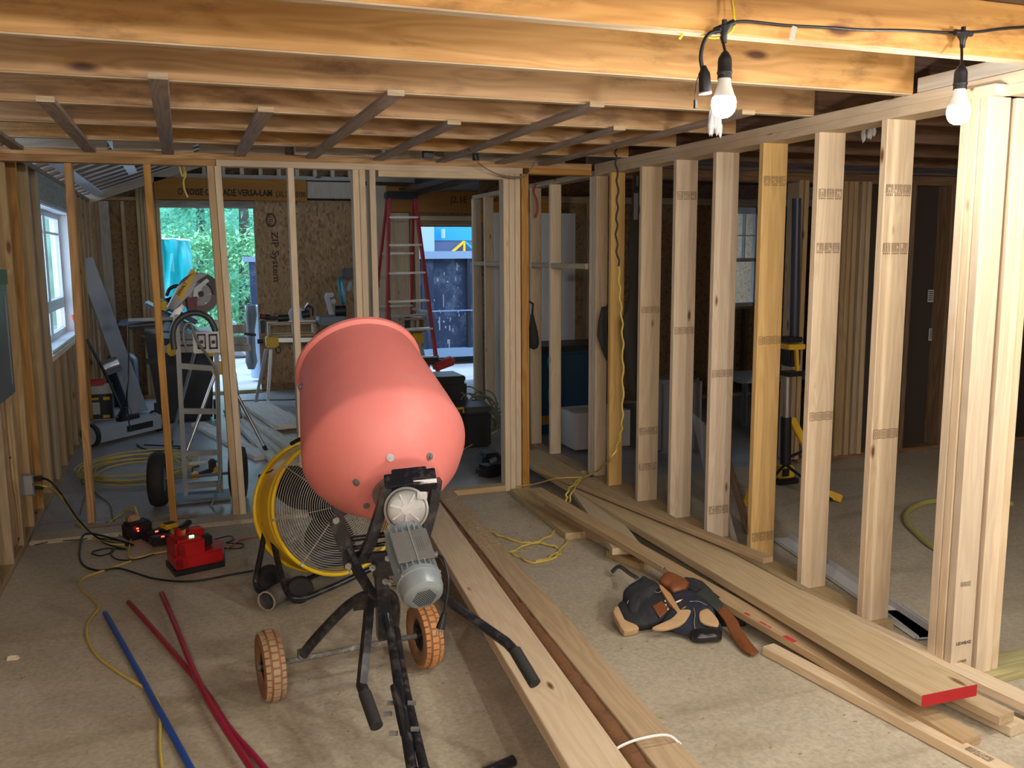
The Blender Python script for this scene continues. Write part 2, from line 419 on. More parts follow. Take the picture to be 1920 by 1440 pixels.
# floor slabs
bm = bmesh.new(); add_box(bm, (3.2, 1.6, -.06), (9.4, 8.1, .12)); tag(obj('floor', bm, CONC), kind='structure')
bm = bmesh.new(); add_box(bm, (3.2, 8.33, -.06), (9.4, 5.36, .12)); tag(obj('floor_garage', bm, CONC2), kind='structure')
# old curb under the partition
bm = bmesh.new(); add_box(bm, (-.12, 5.60, .008), (1.55, .17, .03), bev=.006); tag(obj('trim_curb', bm, CONC), kind='structure')

# ---- ceiling: joists, old strapping, subfloor
ceil = struct('ceiling')
jy = [-2.5+.585*k for k in range(8)] + [2.222, 2.81, 3.385, 3.985, 4.57, 5.15]
for k, y in enumerate(jy):
    if y > 2.0 or y < 1.7:
        z0 = ZC
        o = board('joist', (XL-.1, y+.019, z0+.0825), (XR+.0, y+.019, z0+.0825), .038, .165, JOIST, ceil)
for k, y in enumerate([2.222, 2.81, 3.385, 3.985, 4.57, 5.15]):
    # the strip of bare wood left on the bottom edge where the old ceiling was
    board('joist_edge', (XL-.1, y+.019, ZC-.002), (XR, y+.019, ZC-.002), .036, .005, JOISTEDGE, ceil, c=0)
for y in [-1.6, -.9, -.2, .5, 1.2, 1.9, 2.26, 2.85, 3.42, 4.02, 4.6, 5.19, 5.75, 6.4, 7.0]:
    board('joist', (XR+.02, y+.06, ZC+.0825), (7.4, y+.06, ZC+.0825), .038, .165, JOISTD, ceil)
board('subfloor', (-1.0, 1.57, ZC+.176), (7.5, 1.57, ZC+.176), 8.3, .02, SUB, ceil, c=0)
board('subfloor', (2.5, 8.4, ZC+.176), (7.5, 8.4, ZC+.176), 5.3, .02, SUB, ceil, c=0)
SX = [(-.445, 3.86, 5.62), (-.04, 3.26, 5.62), (.352, 3.86, 5.62), (.765, 3.33, 5.62), (1.176, 3.98, 5.64), (1.575, 3.34, 5.65), (1.97, 3.93, 5.64), (2.27, 3.33, 5.64), (-.80, 4.45, 5.6)]
for x, y0, y1 in SX:
    board('strapping', (x, y0, ZC-.012), (x, y1, ZC-.012), .064, .019, STRAP, ceil)
    b_ = bmesh.new(); add_box(b_, (x, y0-.0015, ZC-.011), (.062, .003, .02)); obj('cut_end', b_, JOISTEDGE, ceil)
# ---- left wall: studs, plates, sheathing
wl = struct('wall_left')
board('bottom_plate', (XL-.045, 3.0, .019), (XL-.045, YF, .019), .09, .038, PINE_D, wl)
board('top_plate', (XL-.045, 3.0, H+.019), (XL-.045, YP, H+.019), .09, .038, PINE_O, wl)
board('top_plate', (XL-.045, 3.0, H+.057), (XL-.045, YP, H+.057), .09, .038, PINE_O, wl)
board('top_plate', (XL-.045, YP+.1, H+.080), (XL-.045, YF, H+.080), .09, .038, DARKW, wl)
ly = [4.05, 4.35, 4.65, 4.71, 5.10, 5.42, 5.46, 5.80, 6.20, 6.60, 6.64, 6.99, 7.03, 7.07, 9.18, 9.22, 9.55, 9.95, 10.35, 10.75]
for y in ly:
    board('stud', (XL-.045, y, .038), (XL-.045, y, H+(.0 if y < YP else .06)), .038, .09, random.choice([PINE_D, PINE_O, PINE_D]), wl, up=(1, 0, 0))
for y in [7.45, 7.85, 8.25, 8.65, 8.95]:
    board('cripple_stud', (XL-.045, y, .038), (XL-.045, y, .86), .038, .09, PINE_D, wl, up=(1, 0, 0))
board('header', (XL-.045, 7.09, 2.09), (XL-.045, 9.16, 2.09), .09, .19, PLYG, wl)
board('window_sill_plate', (XL-.045, 7.09, .885), (XL-.045, 9.16, .885), .10, .04, PINE, wl)
board('sheathing', (XL-.097, 5.3, 1.12), (XL-.097, 7.09, 1.12), 2.24, .012, OSBD, wl, up=(1, 0, 0), c=0)
board('sheathing', (XL-.097, 3.0, 1.12), (XL-.097, 5.3, 1.12), 2.24, .012, OSBD, wl, up=(1, 0, 0), c=0)
board('sheathing', (XL-.097, 9.16, 1.12), (XL-.097, 10.95, 1.12), 2.24, .012, OSBD, wl, up=(1, 0, 0), c=0)
board('sheathing', (XL-.097, 7.09, .43), (XL-.097, 9.16, .43), .86, .012, OSBD, wl, up=(1, 0, 0), c=0)
board('sheathing', (XL-.097, 7.09, 2.17), (XL-.097, 9.16, 2.17), .14, .012, OSBD, wl, up=(1, 0, 0), c=0)
# block wall behind the camera on the left and the near wall (never seen, closes the room)
board('sheathing', (XL-.06, -2.6, 1.12), (XL-.06, 3.0, 1.12), 2.24, .05, OSBD, wl, up=(1, 0, 0), c=0)
# ---- window in the left wall
wn = struct('window_1')
def wbox(name, y0, y1, z0, z1, x0, x1, m): box(name, ((x0+x1)/2, (y0+y1)/2, (z0+z1)/2), (x1-x0, y1-y0, z1-z0), m, wn, bev=.002)
WY0, WY1, WZ0, WZ1 = 7.22, 9.10, .93, 1.975
X0, X1 = XL-.20, XL-.02
wbox('jamb', WY0-.02, WY0, WZ0, WZ1, X0, X1, WHITE); wbox('jamb', WY1, WY1+.02, WZ0, WZ1, X0, X1, WHITE)
wbox('jamb', WY0-.02, WY1+.02, WZ1, WZ1+.02, X0, X1, WHITE); wbox('window_sill', WY0-.02, WY1+.02, WZ0-.02, WZ0, X0, X1+.01, WHITE)
fx0, fx1 = XL-.17, XL-.12
for a, b_ in ((WY0, (WY0+WY1)/2-.02), ((WY0+WY1)/2+.02, WY1)):
    for z0, z1 in ((WZ0, 1.20), (1.20, WZ1)):
        m_ = .045
        wbox('sash_rail', a, b_, z0, z0+m_, fx0, fx1, WHITE); wbox('sash_rail', a, b_, z1-m_, z1, fx0, fx1, WHITE)
        wbox('sash_stile', a, a+m_, z0+m_, z1-m_, fx0, fx1, WHITE); wbox('sash_stile', b_-m_, b_, z0+m_, z1-m_, fx0, fx1, WHITE)
        wbox('pane', a+m_, b_-m_, z0+m_, z1-m_, fx0+.02, fx0+.024, GLASS)
        if z1 > 1.3: wbox('muntin', a+m_, b_-m_, 1.79, 1.81, fx0+.005, fx1-.005, WHITE)
wbox('mullion', (WY0+WY1)/2-.02, (WY0+WY1)/2+.02, WZ0, WZ1, fx0, fx1, WHITE)

# ---- partition between this room and the garage
wp = struct('wall_partition')
PY = YP+.045
def pst(px0, px1, mat, z1=H, z0=.0, label=None):
    """stud whose front edge spans px0..px1 (metres along x)"""
    board('stud', ((px0+px1)/2, PY, z0), ((px0+px1)/2, PY, z1), px1-px0, .089, mat, wp, up=(0, 1, 0), label=label)
board('top_plate', (XL, PY, H+.057), (XR-.02, PY, H+.057), .089, .038, PINE_O, wp)
board('top_plate', (XL, PY, H+.019), (.215, PY, H+.019), .089, .038, PINE_O, wp)
board('top_plate', (.219, PY, H+.019), (2.13, PY, H+.019), .089, .038, PINE, wp, label='fresh pale top plate')
board('header', (1.175, PY, H-.019), (2.005, PY, H-.019), .089, .038, PINE, wp)
board('top_plate', (2.175, PY, H+.019), (XR-.02, PY, H+.019), .089, .038, PINE_O, wp)
# leaning studs hang slightly off plumb as in the photograph
def lean(x0, x1, w, mat, y0=None, y1=None):
    board('stud', (x1, (y1 or PY), .02), (x0, (y0 or PY), H), w, .089, mat, wp, up=(0, 1, 0))
lean(-.565, -.60, .04, PINE_O, y1=PY+.16)
lean(-.158, -.132, .04, PINE_O)
lean(.186, .232, .038, PINE_D); lean(.226, .272, .038, PINE)
pst(.625, .663, PINE)
pst(1.015, 1.053, PINE); pst(1.055, 1.093, PINE); pst(1.118, 1.156, PINE)
pst(1.995, 2.033, PINE); pst(2.035, 2.073, PINE); pst(2.075, 2.113, PINE); pst(2.120, 2.172, PINE_O)
board('bottom_plate', (1.56, PY, .019), (2.0, PY, .019), .089, .038, PINE_D, wp)
board('bottom_plate', (-.62, PY+.02, .012), (.0, PY+.02, .012), .089, .022, PINE_D, wp)
# blocking seen above the plate, between the joists of the next bay
for x0, x1 in ((-.82, -.36), (-.33, .10), (.13, .62), (.68, 1.2), (1.25, 1.8), (1.85, 2.45)):
    board('blocking', (x0, 5.70, ZC+.075), (x1, 5.70, ZC+.075), .02, .15, WHITEW, wp)

# ---- long right wall (2x6)
wr = struct('wall_right')
RX = XR+.07
board('top_plate', (RX, 2.15, H+.019), (RX, YP, H+.019), .14, .038, PINE, wr)
board('top_plate', (RX, 2.30, H+.057), (RX, YP, H+.057), .14, .038, PINE, wr)
board('top_plate', (RX, YP+.004, H+.019), (RX, 8.45, H+.019), .10, .038, PINE_D, wr)
board('blocking', (RX-.04, 2.24, H+.105), (RX-.04, 2.80, H+.105), .038, .055, WHITEW, wr)
SY = [2.9316+SP*k for k in range(7)]
smat = [PINE, PINE, PINE_Y, PINE, PINE, PINE, PINE_Y]
studs_r = []
dx = [-.0, 0, 0, 0, 0, 0, 0]
for k, y in enumerate(SY[:6]):
    studs_r.append(board('stud', (RX, y+.019, .04), (RX, y+.019, H), .14, .038, smat[k], wr, up=(0, 1, 0), c=.004))
studs_r.append(board('stud', (RX-.02, 5.40, .04), (RX-.02, 5.40, H), .10, .038, PINE_Y, wr, up=(0, 1, 0), c=.004))
for y in (5.60, 5.64, 5.68):
    board('stud', (RX, y+.08, .04), (RX, y+.08, H), .089, .038, PINE, wr, up=(0, 1, 0), c=.004)
for y in (6.45, 6.86, 8.05, 8.42):
    board('stud', (RX-.02, y, .04), (RX-.02, y, H), .089, .038, PINE, wr, up=(0, 1, 0), c=.004)
for y0, y1 in ((5.8, 6.43), (6.47, 6.84), (6.88, 7.25), (7.6, 8.03), (8.07, 8.40)):
    board('blocking', (RX-.02, y0, 1.515), (RX-.02, y1, 1.515), .089, .038, PINE_D, wr)
board('bottom_plate', (RX, 2.90, .019), (RX, YP, .019), .14, .038, DUSTY, wr)
board('bottom_plate', (RX-.02, YP+.2, .019), (RX-.02, 8.45, .019), .10, .038, PINE_D, wr)
# corner post: built-up studs on a treated plate
p = (2.575, 2.42)
CPX = 2.60
wc = struct('wall_corner')
board('bottom_plate', (CPX-.0, 2.44, .019), (4.6, 2.44, .019), .14, .038, PLATE, wc)
def cst(x0, x1, y0, y1, mat, z1=H):
    board('stud', ((x0+x1)/2, (y0+y1)/2, .038), ((x0+x1)/2, (y0+y1)/2, z1), x1-x0, y1-y0, mat, wc, up=(0, 1, 0), c=.004)
cst(2.592, 2.692, 2.405, 2.443, PINE); cst(2.592, 2.692, 2.447, 2.485, PINE); cst(2.594, 2.694, 2.489, 2.527, PINE)
cst(2.712, 2.750, 2.400, 2.490, PINE); cst(2.753, 2.791, 2.404, 2.494, PINE); cst(2.794, 2.832, 2.41, 2.50, PINE)
board('top_plate', (2.59, 2.45, H+.019), (4.6, 2.45, H+.019), .14, .038, PINE, wc)
board('top_plate', (2.80, 2.45, H+.057), (4.6, 2.45, H+.057), .14, .038, PINE, wc)

# ---- right-hand room: rear wall, side wall, posts
wb = struct('wall_rear_room')
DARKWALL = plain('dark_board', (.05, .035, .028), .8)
RY = 5.60
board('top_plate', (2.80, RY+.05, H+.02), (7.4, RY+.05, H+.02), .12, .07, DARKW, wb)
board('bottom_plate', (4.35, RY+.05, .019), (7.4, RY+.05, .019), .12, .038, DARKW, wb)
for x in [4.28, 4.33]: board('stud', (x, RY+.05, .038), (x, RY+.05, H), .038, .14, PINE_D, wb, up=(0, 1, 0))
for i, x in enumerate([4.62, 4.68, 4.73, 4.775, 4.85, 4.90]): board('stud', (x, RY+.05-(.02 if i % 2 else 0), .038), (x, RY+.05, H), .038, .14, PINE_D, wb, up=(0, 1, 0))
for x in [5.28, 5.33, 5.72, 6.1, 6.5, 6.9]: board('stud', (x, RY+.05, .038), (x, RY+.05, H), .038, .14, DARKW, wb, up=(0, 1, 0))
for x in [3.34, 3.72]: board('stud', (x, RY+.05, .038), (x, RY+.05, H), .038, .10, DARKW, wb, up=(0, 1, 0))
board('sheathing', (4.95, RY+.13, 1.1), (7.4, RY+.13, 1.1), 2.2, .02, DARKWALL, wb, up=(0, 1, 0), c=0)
wsd = struct('wall_side')
board('sheathing', (7.35, -2.5, 1.1), (7.35, 11, 1.1), 2.3, .03, OSBD, wsd, up=(1, 0, 0), c=0)
for k in range(10): board('stud', (7.29, 5.9+.45*k, .03), (7.29, 5.9+.45*k, H), .038, .09, DARKW, wsd, up=(1, 0, 0))
wnr = struct('wall_front')
board('sheathing', (-1.0, -2.55, 1.1), (7.4, -2.55, 1.1), 2.3, .03, OSBD, wnr, up=(0, 1, 0), c=0)

# ---- outer wall of the garage with its two door openings and a window on the right
wf = struct('wall_far')
FY = YF+.045
def fst(x0, x1, z0=.038, z1=2.25, mat=PINE, y=FY): board('stud', ((x0+x1)/2, y, z0), ((x0+x1)/2, y, z1), x1-x0, .089, mat, wf, up=(0, 1, 0))
def sheet(x0, x1, z0, z1, mat=OSBD, y=YF+.10, name='sheathing', t=.012): board(name, ((x0+x1)/2, y, z0), ((x0+x1)/2, y, z1), x1-x0, t, mat, wf, up=(0, 1, 0), c=0)
D1X0, D1X1, DZ = -.20, .81, 2.14
sheet(-1.0, D1X0, 0, 2.75, OSBD)
sheet(D1X0, D1X1, DZ, 3.2, OSBD); sheet(D1X1, 2.72, 0, 3.2, OSBD); sheet(2.72, 3.55, 1.94, 3.2, OSBD); sheet(3.55, 3.75, 0, 3.2)
for x0 in (-.90, -.86): fst(x0, x0+.038, mat=PINE_D, z1=2.2)
fst(-.82, -.72, z1=2.2, mat=WHITEW); fst(-.60, -.562, z1=2.2, mat=PINE_D)
for x0 in (-.44, -.40, -.36, -.32, -.28, -.24): fst(x0, x0+.036, z1=2.42+(x0+.44)*.9, mat=PINE_D)
board('top_plate', (-.88, FY, 2.23), (-.44, FY, 2.23), .089, .04, PINE_D, wf)
board('bottom_plate', (-.88, FY, .019), (-.2, FY, .019), .089, .038, PINE_O, wf)
board('threshold', (D1X0, FY, .02), (D1X1, FY, .02), .11, .04, PLATE, wf)
# laminated header beam with its print
board('laminated_beam', (-.24, YF-.03, 2.345), (1.41, YF-.03, 2.345), .045, .24, LVL, wf, c=.001)
board('header_trim', (-.24, YF-.01, 2.18), (.81, YF-.01, 2.18), .05, .075, PLYG, wf)
lettering('\u00ae BOISE CASCADE VERSA-LAM', (.0, YF-.055, 2.275), (1, 0, 0), (0, 0, 1), .10, INK, wf, bold=.003, width=1.02)
lettering('LVL 2.1E-3100', (1.06, YF-.055, 2.27), (1, 0, 0), (0, 0, 1), .09, INK, wf, bold=.001, width=.33)
board('laminated_beam', (2.35, YF-.03, 2.26), (3.60, YF-.03, 2.26), .045, .30, LVL, wf, c=.001)
lettering('|2.1E', (3.14, YF-.055, 2.23), (1, 0, 0), (0, 0, 1), .11, INK, wf, bold=.0)
board('header_trim', (2.76, YF-.01, 2.04), (3.56, YF-.01, 2.04), .05, .055, PINE, wf); board('header_trim', (2.76, YF-.01, 1.985), (3.56, YF-.01, 1.985), .05, .05, PINE_D, wf)
# plates and cripples over the beams
board('top_plate', (-.22, FY, 2.49), (5.0, FY, 2.49), .10, .045, WHITEW, wf)
for k in range(24):
    x = -.12+.205*k
    board('cripple_stud', (x, FY, 2.51), (x, FY, 3.05), .042, .089, PINE, wf, up=(0, 1, 0))
# big sheets of strand board nailed to the inside
bm = bmesh.new(); add_box(bm, (1.37, YF-.01, 1.17), (1.12, .012, 2.13)); obj('strand_board_sheet', bm, OSB, wf)
bm = bmesh.new(); add_box(bm, (1.98, YF-.012, 1.06), (.08, .012, 2.1)); obj('strand_board_sheet', bm, OSB, wf)
sheet(1.42, 2.05, 2.26, 2.45, PINE, y=YF-.02, name='panel')
sheet(2.03, 2.36, .02, 2.42, PINE, y=YF-.02, name='panel')
sheet(2.37, 2.62, .02, 2.10, PINE, y=YF-.025, name='panel')
fst(2.63, 2.67, z1=2.02, y=YF+.0, mat=PINE_D); fst(2.68, 2.74, z1=2.02, y=YF+.0, mat=PINE)
fst(3.47, 3.51, z1=2.0); fst(3.52, 3.56, z1=2.0)
# stamp on the strand board: round emblem and vertical print
def emblem(c, r, parent, nrm=(0, -1, 0)):
    bm = bmesh.new()
    for rr in (r, r*.86): add_lathe(bm, V(c), (0, -1, 0), [(.0, rr-.004), (.001, rr-.004), (.001, rr+.004), (0, rr+.004)], 28)
    for v_ in bm.verts: v_.co.z = c[2]+(v_.co.z-c[2])*1.35
    return obj('emblem', bm, INK, parent)
ex = at(508, 413, y=YF-.02)
emblem((ex.x, YF-.018, ex.z), .056, wf)
lettering('HBR', (ex.x-.04, YF-.018, ex.z+.09), (0, 0, -1), (1, 0, 0), .085, INK, wf, width=.17)
lettering('ZIP System', (ex.x+.0, YF-.018, ex.z-.13), (0, 0, -1), (1, 0, 0), .105, INK, wf, bold=.002, width=.58)
lettering('ROOF & WALL 7/16 CAT', (ex.x-.06, YF-.018, ex.z-.13), (0, 0, -1), (1, 0, 0), .035, INKS, wf, width=1.2)
lettering('EXPOSURE 1 SIZED FOR SPACING', (ex.x+.02, YF-.018, ex.z-.80), (0, 0, -1), (1, 0, 0), .055, INKS, wf, width=.62)
ex = at(522, 664, y=YF-.02)
for q in range(4): lettering('PANEL GRADE 24/16 WALL SHEATHING', (ex.x-.06+.03*q, YF-.018, ex.z), (0, 0, -1), (1, 0, 0), .026, INKS, wf, width=.42)
emblem((ex.x+.0, YF-.018, ex.z+.05), .03, wf)
# ---- outer wall of the right-hand room, with its window, and the garage side wall
wo = struct('wall_outer_right')
OY = 8.55
def osh(x0, x1, z0, z1, name='sheathing', m=OSBD, y=None): board(name, ((x0+x1)/2, y or OY+.1, z0), ((x0+x1)/2, y or OY+.1, z1), x1-x0, .012, m, wo, up=(0, 1, 0), c=0)
osh(2.80, 5.52, 0, 2.6); osh(5.52, 6.02, 0, 1.01); osh(5.52, 6.02, 2.09, 2.6); osh(6.02, 7.4, 0, 2.6)
board('garage_side', (3.68, OY+.1, 1.3), (3.68, YF+.1, 1.3), 2.6, .03, OSBD, wo, up=(1, 0, 0), c=0)
board('top_plate', (2.8, OY+.05, H+.02), (7.4, OY+.05, H+.02), .1, .07, PINE_D, wo)
board('bottom_plate', (2.8, OY+.05, .02), (7.4, OY+.05, .02), .1, .038, PINE_D, wo)
board('laminated_beam', (2.75, OY-.0, 2.03), (3.6, OY-.0, 2.03), .045, .24, LVL, wo)
for x in (3.95, 4.3, 4.7, 5.1, 5.47, 6.06, 6.5, 6.9): board('stud', (x, OY+.05, .04), (x, OY+.05, H), .038, .089, PINE_D, wo, up=(0, 1, 0))
for x in (5.6, 5.75, 5.9): board('cripple_stud', (x, OY+.05, .04), (x, OY+.05, .98), .038, .089, DARKW, wo, up=(0, 1, 0))
w2 = struct('window_2')
def w2box(name, x0, x1, z0, z1, m, y0=OY+.03, y1=OY+.08): box(name, ((x0+x1)/2, (y0+y1)/2, (z0+z1)/2), (x1-x0, y1-y0, z1-z0), m, w2)
wx0, wx1, wz0, wz1 = 5.52, 6.02, 1.01, 2.09
for a, b_ in ((wx0, wx0+.035), (wx1-.035, wx1)): w2box('sash_stile', a, b_, wz0, wz1, WHITE)
for a, b_ in ((wz0, wz0+.04), (1.50, 1.54), (wz1-.07, wz1)): w2box('sash_rail', wx0, wx1, a, b_, WHITE)
w2box('muntin', wx0, wx1, 1.78, 1.79, WHITE); w2box('muntin', 5.69, 5.70, 1.54, 2.05, WHITE); w2box('muntin', 5.85, 5.86, 1.54, 2.05, WHITE)
w2box('pane', wx0, wx1, wz0, wz1, GLASS, OY+.06, OY+.064)
# ---- sloped garage roof on the left: rafters, strips, insulation baffles
rf = struct('roof_slope')
def rp(x, y): return V((x, y, 2.23+(x+.93)*.36))
RXX = [(-.93, 1.6)]
for k in range(17):
    y = YP+.35+k*.36
    board('rafter', rp(-.98, y)+V((0, 0, .09)), rp(2.6, y)+V((0, 0, .09)), .038, .14, DARKW, rf)
    board('vent_strip', rp(-.95, y+.06)+V((0, 0, .01)), rp(2.6, y+.06)+V((0, 0, .01)), .014, .012, WHITE, rf, c=0)
nr = V((-.36, 0, 1)).normalized()
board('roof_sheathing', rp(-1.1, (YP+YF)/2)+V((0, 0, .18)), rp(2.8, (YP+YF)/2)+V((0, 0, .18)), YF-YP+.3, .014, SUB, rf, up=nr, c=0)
for x, y1 in ((-.80, YF-.05), (-.40, YF-1.2)):
    board('cross_strap', rp(x, YP+.25)-V((0, 0, .012)), rp(x, y1)-V((0, 0, .012)), .085, .019, WHITE, rf, up=nr)
board('gable_rafter', rp(-.93, YF-.03)-V((0, 0, .02)), rp(1.0, YF-.03)-V((0, 0, .02)), .045, .10, PINE, rf)
# right end of that roof: wall above the partition
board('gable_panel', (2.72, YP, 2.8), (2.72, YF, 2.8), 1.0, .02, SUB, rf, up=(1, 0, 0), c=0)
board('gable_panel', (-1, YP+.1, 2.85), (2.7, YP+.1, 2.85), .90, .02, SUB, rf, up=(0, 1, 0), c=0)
# ================================================================== STRING LIGHTS (the room's lamps, plus added unseen bulbs)
BULBGLOW = emit('lit_bulb', (1, .95, .87), BULB_S)
BULBADDED = emit('added_unseen_bulb', (1, .95, .87), ADDED_S)  # added unseen bulbs, stronger than the two in view
BULBBASE = plain('bulb_base', (.75, .74, .70), .4)
def drop_light(name, label, top, sock_top, bulb_c, glow=None):
    t = thing(name, top, label, 'light bulb', group='bulbs of the string light')
    x, y = bulb_c.x, bulb_c.y
    # rubber socket
    bm = bmesh.new(); z = bulb_c.z
    add_lathe(bm, (x, y, z+.118), (0, 0, -1), [(-.022, .004), (-.016, .010), (-.004, .017), (.004, .0185), (.03, .019), (.033, .0205), (.037, .0205), (.039, .0185), (.05, .019)], 24)
    obj('socket', bm, BLACK, t, smooth=True, ang=.8)
    tube('lead', [top, (top+V((x, y, z+.14)))/2+V((.001, 0, 0)), (x, y, z+.136)], .004, BLACK, t, 8)
    bm = bmesh.new()
    add_lathe(bm, (x, y, z+.07), (0, 0, -1), [(0, .0), (0, .016), (.02, .019), (.04, .026), (.05, .0295)], 28)
    obj('bulb_base', bm, BULBBASE, t, smooth=True, ang=.8)
    bm = bmesh.new()
    add_lathe(bm, (x, y, z+.02), (0, 0, -1), [(0, .0295), (.012, .0325), (.024, .0325), (.036, .029), (.046, .022), (.052, .012), (.054, 0)], 28)
    obj('glowing_bulb', bm, glow or BULBGLOW, t, smooth=True)
    return t
BY = 2.15
b1 = at(1357, 197, y=BY); b2 = at(1797, 212, y=BY)
t1 = at(1352, 70, y=2.185); t2 = at(1803, 85, y=2.185)
drop_light('hanging_bulb', 'lit bulb in black socket hanging beside the open outlet plug, over the mixer side', t1, None, b1)
drop_light('hanging_bulb', 'lit bulb in black socket hanging straight in front of the corner post', t2, None, b2)
# main cable of the string with moulded tees
cab = thing('string_light_cable', (2.0, 2.19, 2.2), 'black string light cable tacked along the face of the nearest joist', 'cable')
pts = [at(px, py, y=2.208) for px, py in ((1372, 42), (1400, 40), (1440, 44), (1480, 48), (1560, 52), (1620, 56), (1700, 57), (1780, 61), (1830, 60), (1880, 54), (1935, 50), (2100, 40))]
tube('cable', pts, .0042, BLACK, cab, 8, smooth=4)
for c, s in ((at(1358, 50, y=2.19), 1), (at(1806, 62, y=2.19), 1)):
    bm = bmesh.new()
    a = .42 if c.x < 1.8 else 0
    R = Matrix.Rotation(-a, 3, 'Y')
    add_tube(bm, [c+R@V((-.032, 0, 0)), c+R@V((.032, 0, 0))], .009, 10)
    add_lathe(bm, c, (0, 0, -1), [(0, .022), (.012, .014), (.022, .009), (.042, .0075)], 12)
    add_tube(bm, [c+V((0, 0, .018)), c], .007, 8)
    obj('tee_connector', bm, BLACK, cab, smooth=True, ang=.8)
box('tape_strap', at(1487, 62, y=2.20), (.014, .006, .036), plain('grey_tape', (.42, .42, .36), .6), cab, R=Matrix.Rotation(.25, 3, 'Y'))
# outlet plug on its own pigtail
og = thing('outlet_plug', at(1318, 150, y=2.15), 'black open outlet end of the string light with a dangling cap', 'plug')
pts = [at(px, py, y=2.165) for px, py in ((1350, 58), (1332, 62), (1320, 78), (1314, 105), (1317, 130))]
tube('pigtail', pts, .0055, BLACK, og, 8, smooth=5)
c = at(1320, 132, y=2.15)
bm = bmesh.new(); add_lathe(bm, c, (.10, 0, -1), [(-.012, .006), (0, .011), (.008, .0155), (.05, .0165), (.054, .0165), (.054, 0)], 12)
obj('outlet_body', bm, BLACK, og, smooth=True, ang=.6)
bm = bmesh.new(); add_cyl(bm, c+V((.0056, 0, -.056)), c+V((.006, 0, -.060)), .0165); obj('outlet_face', bm, WHITE, og)
tube('cap_cord', [at(px, py, y=2.15) for px, py in ((1316, 130), (1307, 150), (1304, 172), (1303, 190))], .0015, BLACK, og, 6, smooth=4)
box('cap', at(1304, 195, y=2.15), (.008, .008, .022), BLACK, og, bev=.001)
# bright yellow wire looped round the joist
yc = thing('yellow_wire', at(1370, 30, y=2.2), 'bright yellow wire looped round the nearest joist above the left bulb', 'wire')
tube('wire', [at(1368, -30, y=2.21), at(1372, 0, y=2.20), at(1376, 30, y=2.195), at(1374, 55, y=2.19), at(1360, 66, y=2.20), at(1340, 71, y=2.21), at(1318, 66, y=2.23), at(1308, 60, y=2.28)], .0035, YCORDB, yc, 8, smooth=5)
tube('wire_end', [at(1275, 72, y=2.23), at(1282, 60, y=2.25), at(1284, 52, y=2.30)], .0035, YCORDB, yc, 8, smooth=4)
# added unseen bulbs behind the camera, filling the room with extra light
for k, pos in enumerate(ADDED_BULBS):
    tb = V(pos)
    drop_light('hanging_bulb', 'added unseen bulb giving extra light from outside the view', tb+V((0, 0, .2)), None, tb, BULBADDED)['group'] = 'added bulbs out of view'
tube('cable', [V((2.6, 2.17, 2.2))]+[V(p_)+V((0, 0, .19)) for p_ in ADDED_BULBS], .0042, BLACK, cab, 8, smooth=4)  # unseen cable run leading to the added bulbs
# ================================================================== CONCRETE MIXER
DRUM = plain('red_drum', (.80, .235, .21), .5, dirt=.25, dcol=(.85, .42, .36), scale=5, bump=.15)
DUSTRUST = plain('dusty_axle', (.16, .15, .14), .7, dirt=.9, dcol=(.55, .53, .48), scale=40)
CASTM = plain('cast_aluminium', (.27, .27, .26), .42, .6, dirt=.5, dcol=(.16, .155, .14), scale=30, bump=.3)
MOTG = plain('grey_motor_paint', (.26, .30, .32), .35, .2, dirt=.15, dcol=(.5, .5, .5))
TIREO = plain('orange_tread', (.62, .27, .09), .85, dirt=.6, dcol=(.5, .38, .25), scale=40, bump=.8)
TIREB = plain('tyre_groove', (.26, .13, .06), .9, dirt=.6, dcol=(.3, .24, .18), scale=30)
TIRED = plain('dusty_orange_tread', (.42, .27, .15), .85, dirt=.8, dcol=(.44, .38, .30), scale=30, bump=.8)
D = lambda px, py, d: at(px, py, d=d)
mx = thing('concrete_mixer', (.55, 3.1, 0), 'red plastic drum concrete mixer with grey motor on a black two-wheeled stand', 'concrete mixer')
ax = (_f*.70 + (_r*-.46 + _u*.92)*.70).normalized()          # drum axis, bottom -> mouth
RC = D(722, 842, 3.36)                                          # centre of the widest ring
def dp(h): return RC + ax*h
bm = bmesh.new()
prof = [(-.215, .0), (-.215, .150), (-.208, .166), (-.10, .264), (-.035, .300), (-.015, .3065), (.0, .308), (.015, .3065), (.10, .296), (.30, .268), (.455, .245), (.463, .252), (.468, .258), (.482, .258), (.487, .250), (.487, .240), (.46, .236), (.30, .258), (.03, .292), (-.05, .286), (-.20, .16), (-.205, 0)]
add_lathe(bm, RC, ax, prof, 72)
obj('drum', bm, DRUM, mx, smooth=True, ang=.7)
# bolts and washers in the drum
pr = ax.cross(V((0, 0, 1))).normalized(); pu = pr.cross(ax)
def on_drum(px, py):
    """first hit of the pixel's ray with the drum's cone surface (numeric)"""
    Dr = (_r*((px-960)/FPX) - _u*((py-720)/FPX) + _f)
    t = 2.4
    outer = [(-.215, .0), (-.215, .165), (-.10, .270), (-.045, .297), (.0, .306), (.10, .296), (.487, .245)]
    while t < 4.6:
        P = CAM+Dr*t; h = (P-RC).dot(ax)
        if -.215 <= h <= .48:
            rr = ((P-RC)-ax*h).length
            for (h0, r0), (h1, r1) in zip(outer[1:], outer[2:]):
                if h0 <= h <= h1 and rr <= r0+(r1-r0)*(h-h0)/(h1-h0): 
                    c = RC+ax*h
                    n = ((P-c).normalized()*.9-ax*(.75 if h < -.03 else 0)).normalized()
                    if rr < .16: n = -ax
                    return P, n
        t += .002
    return None
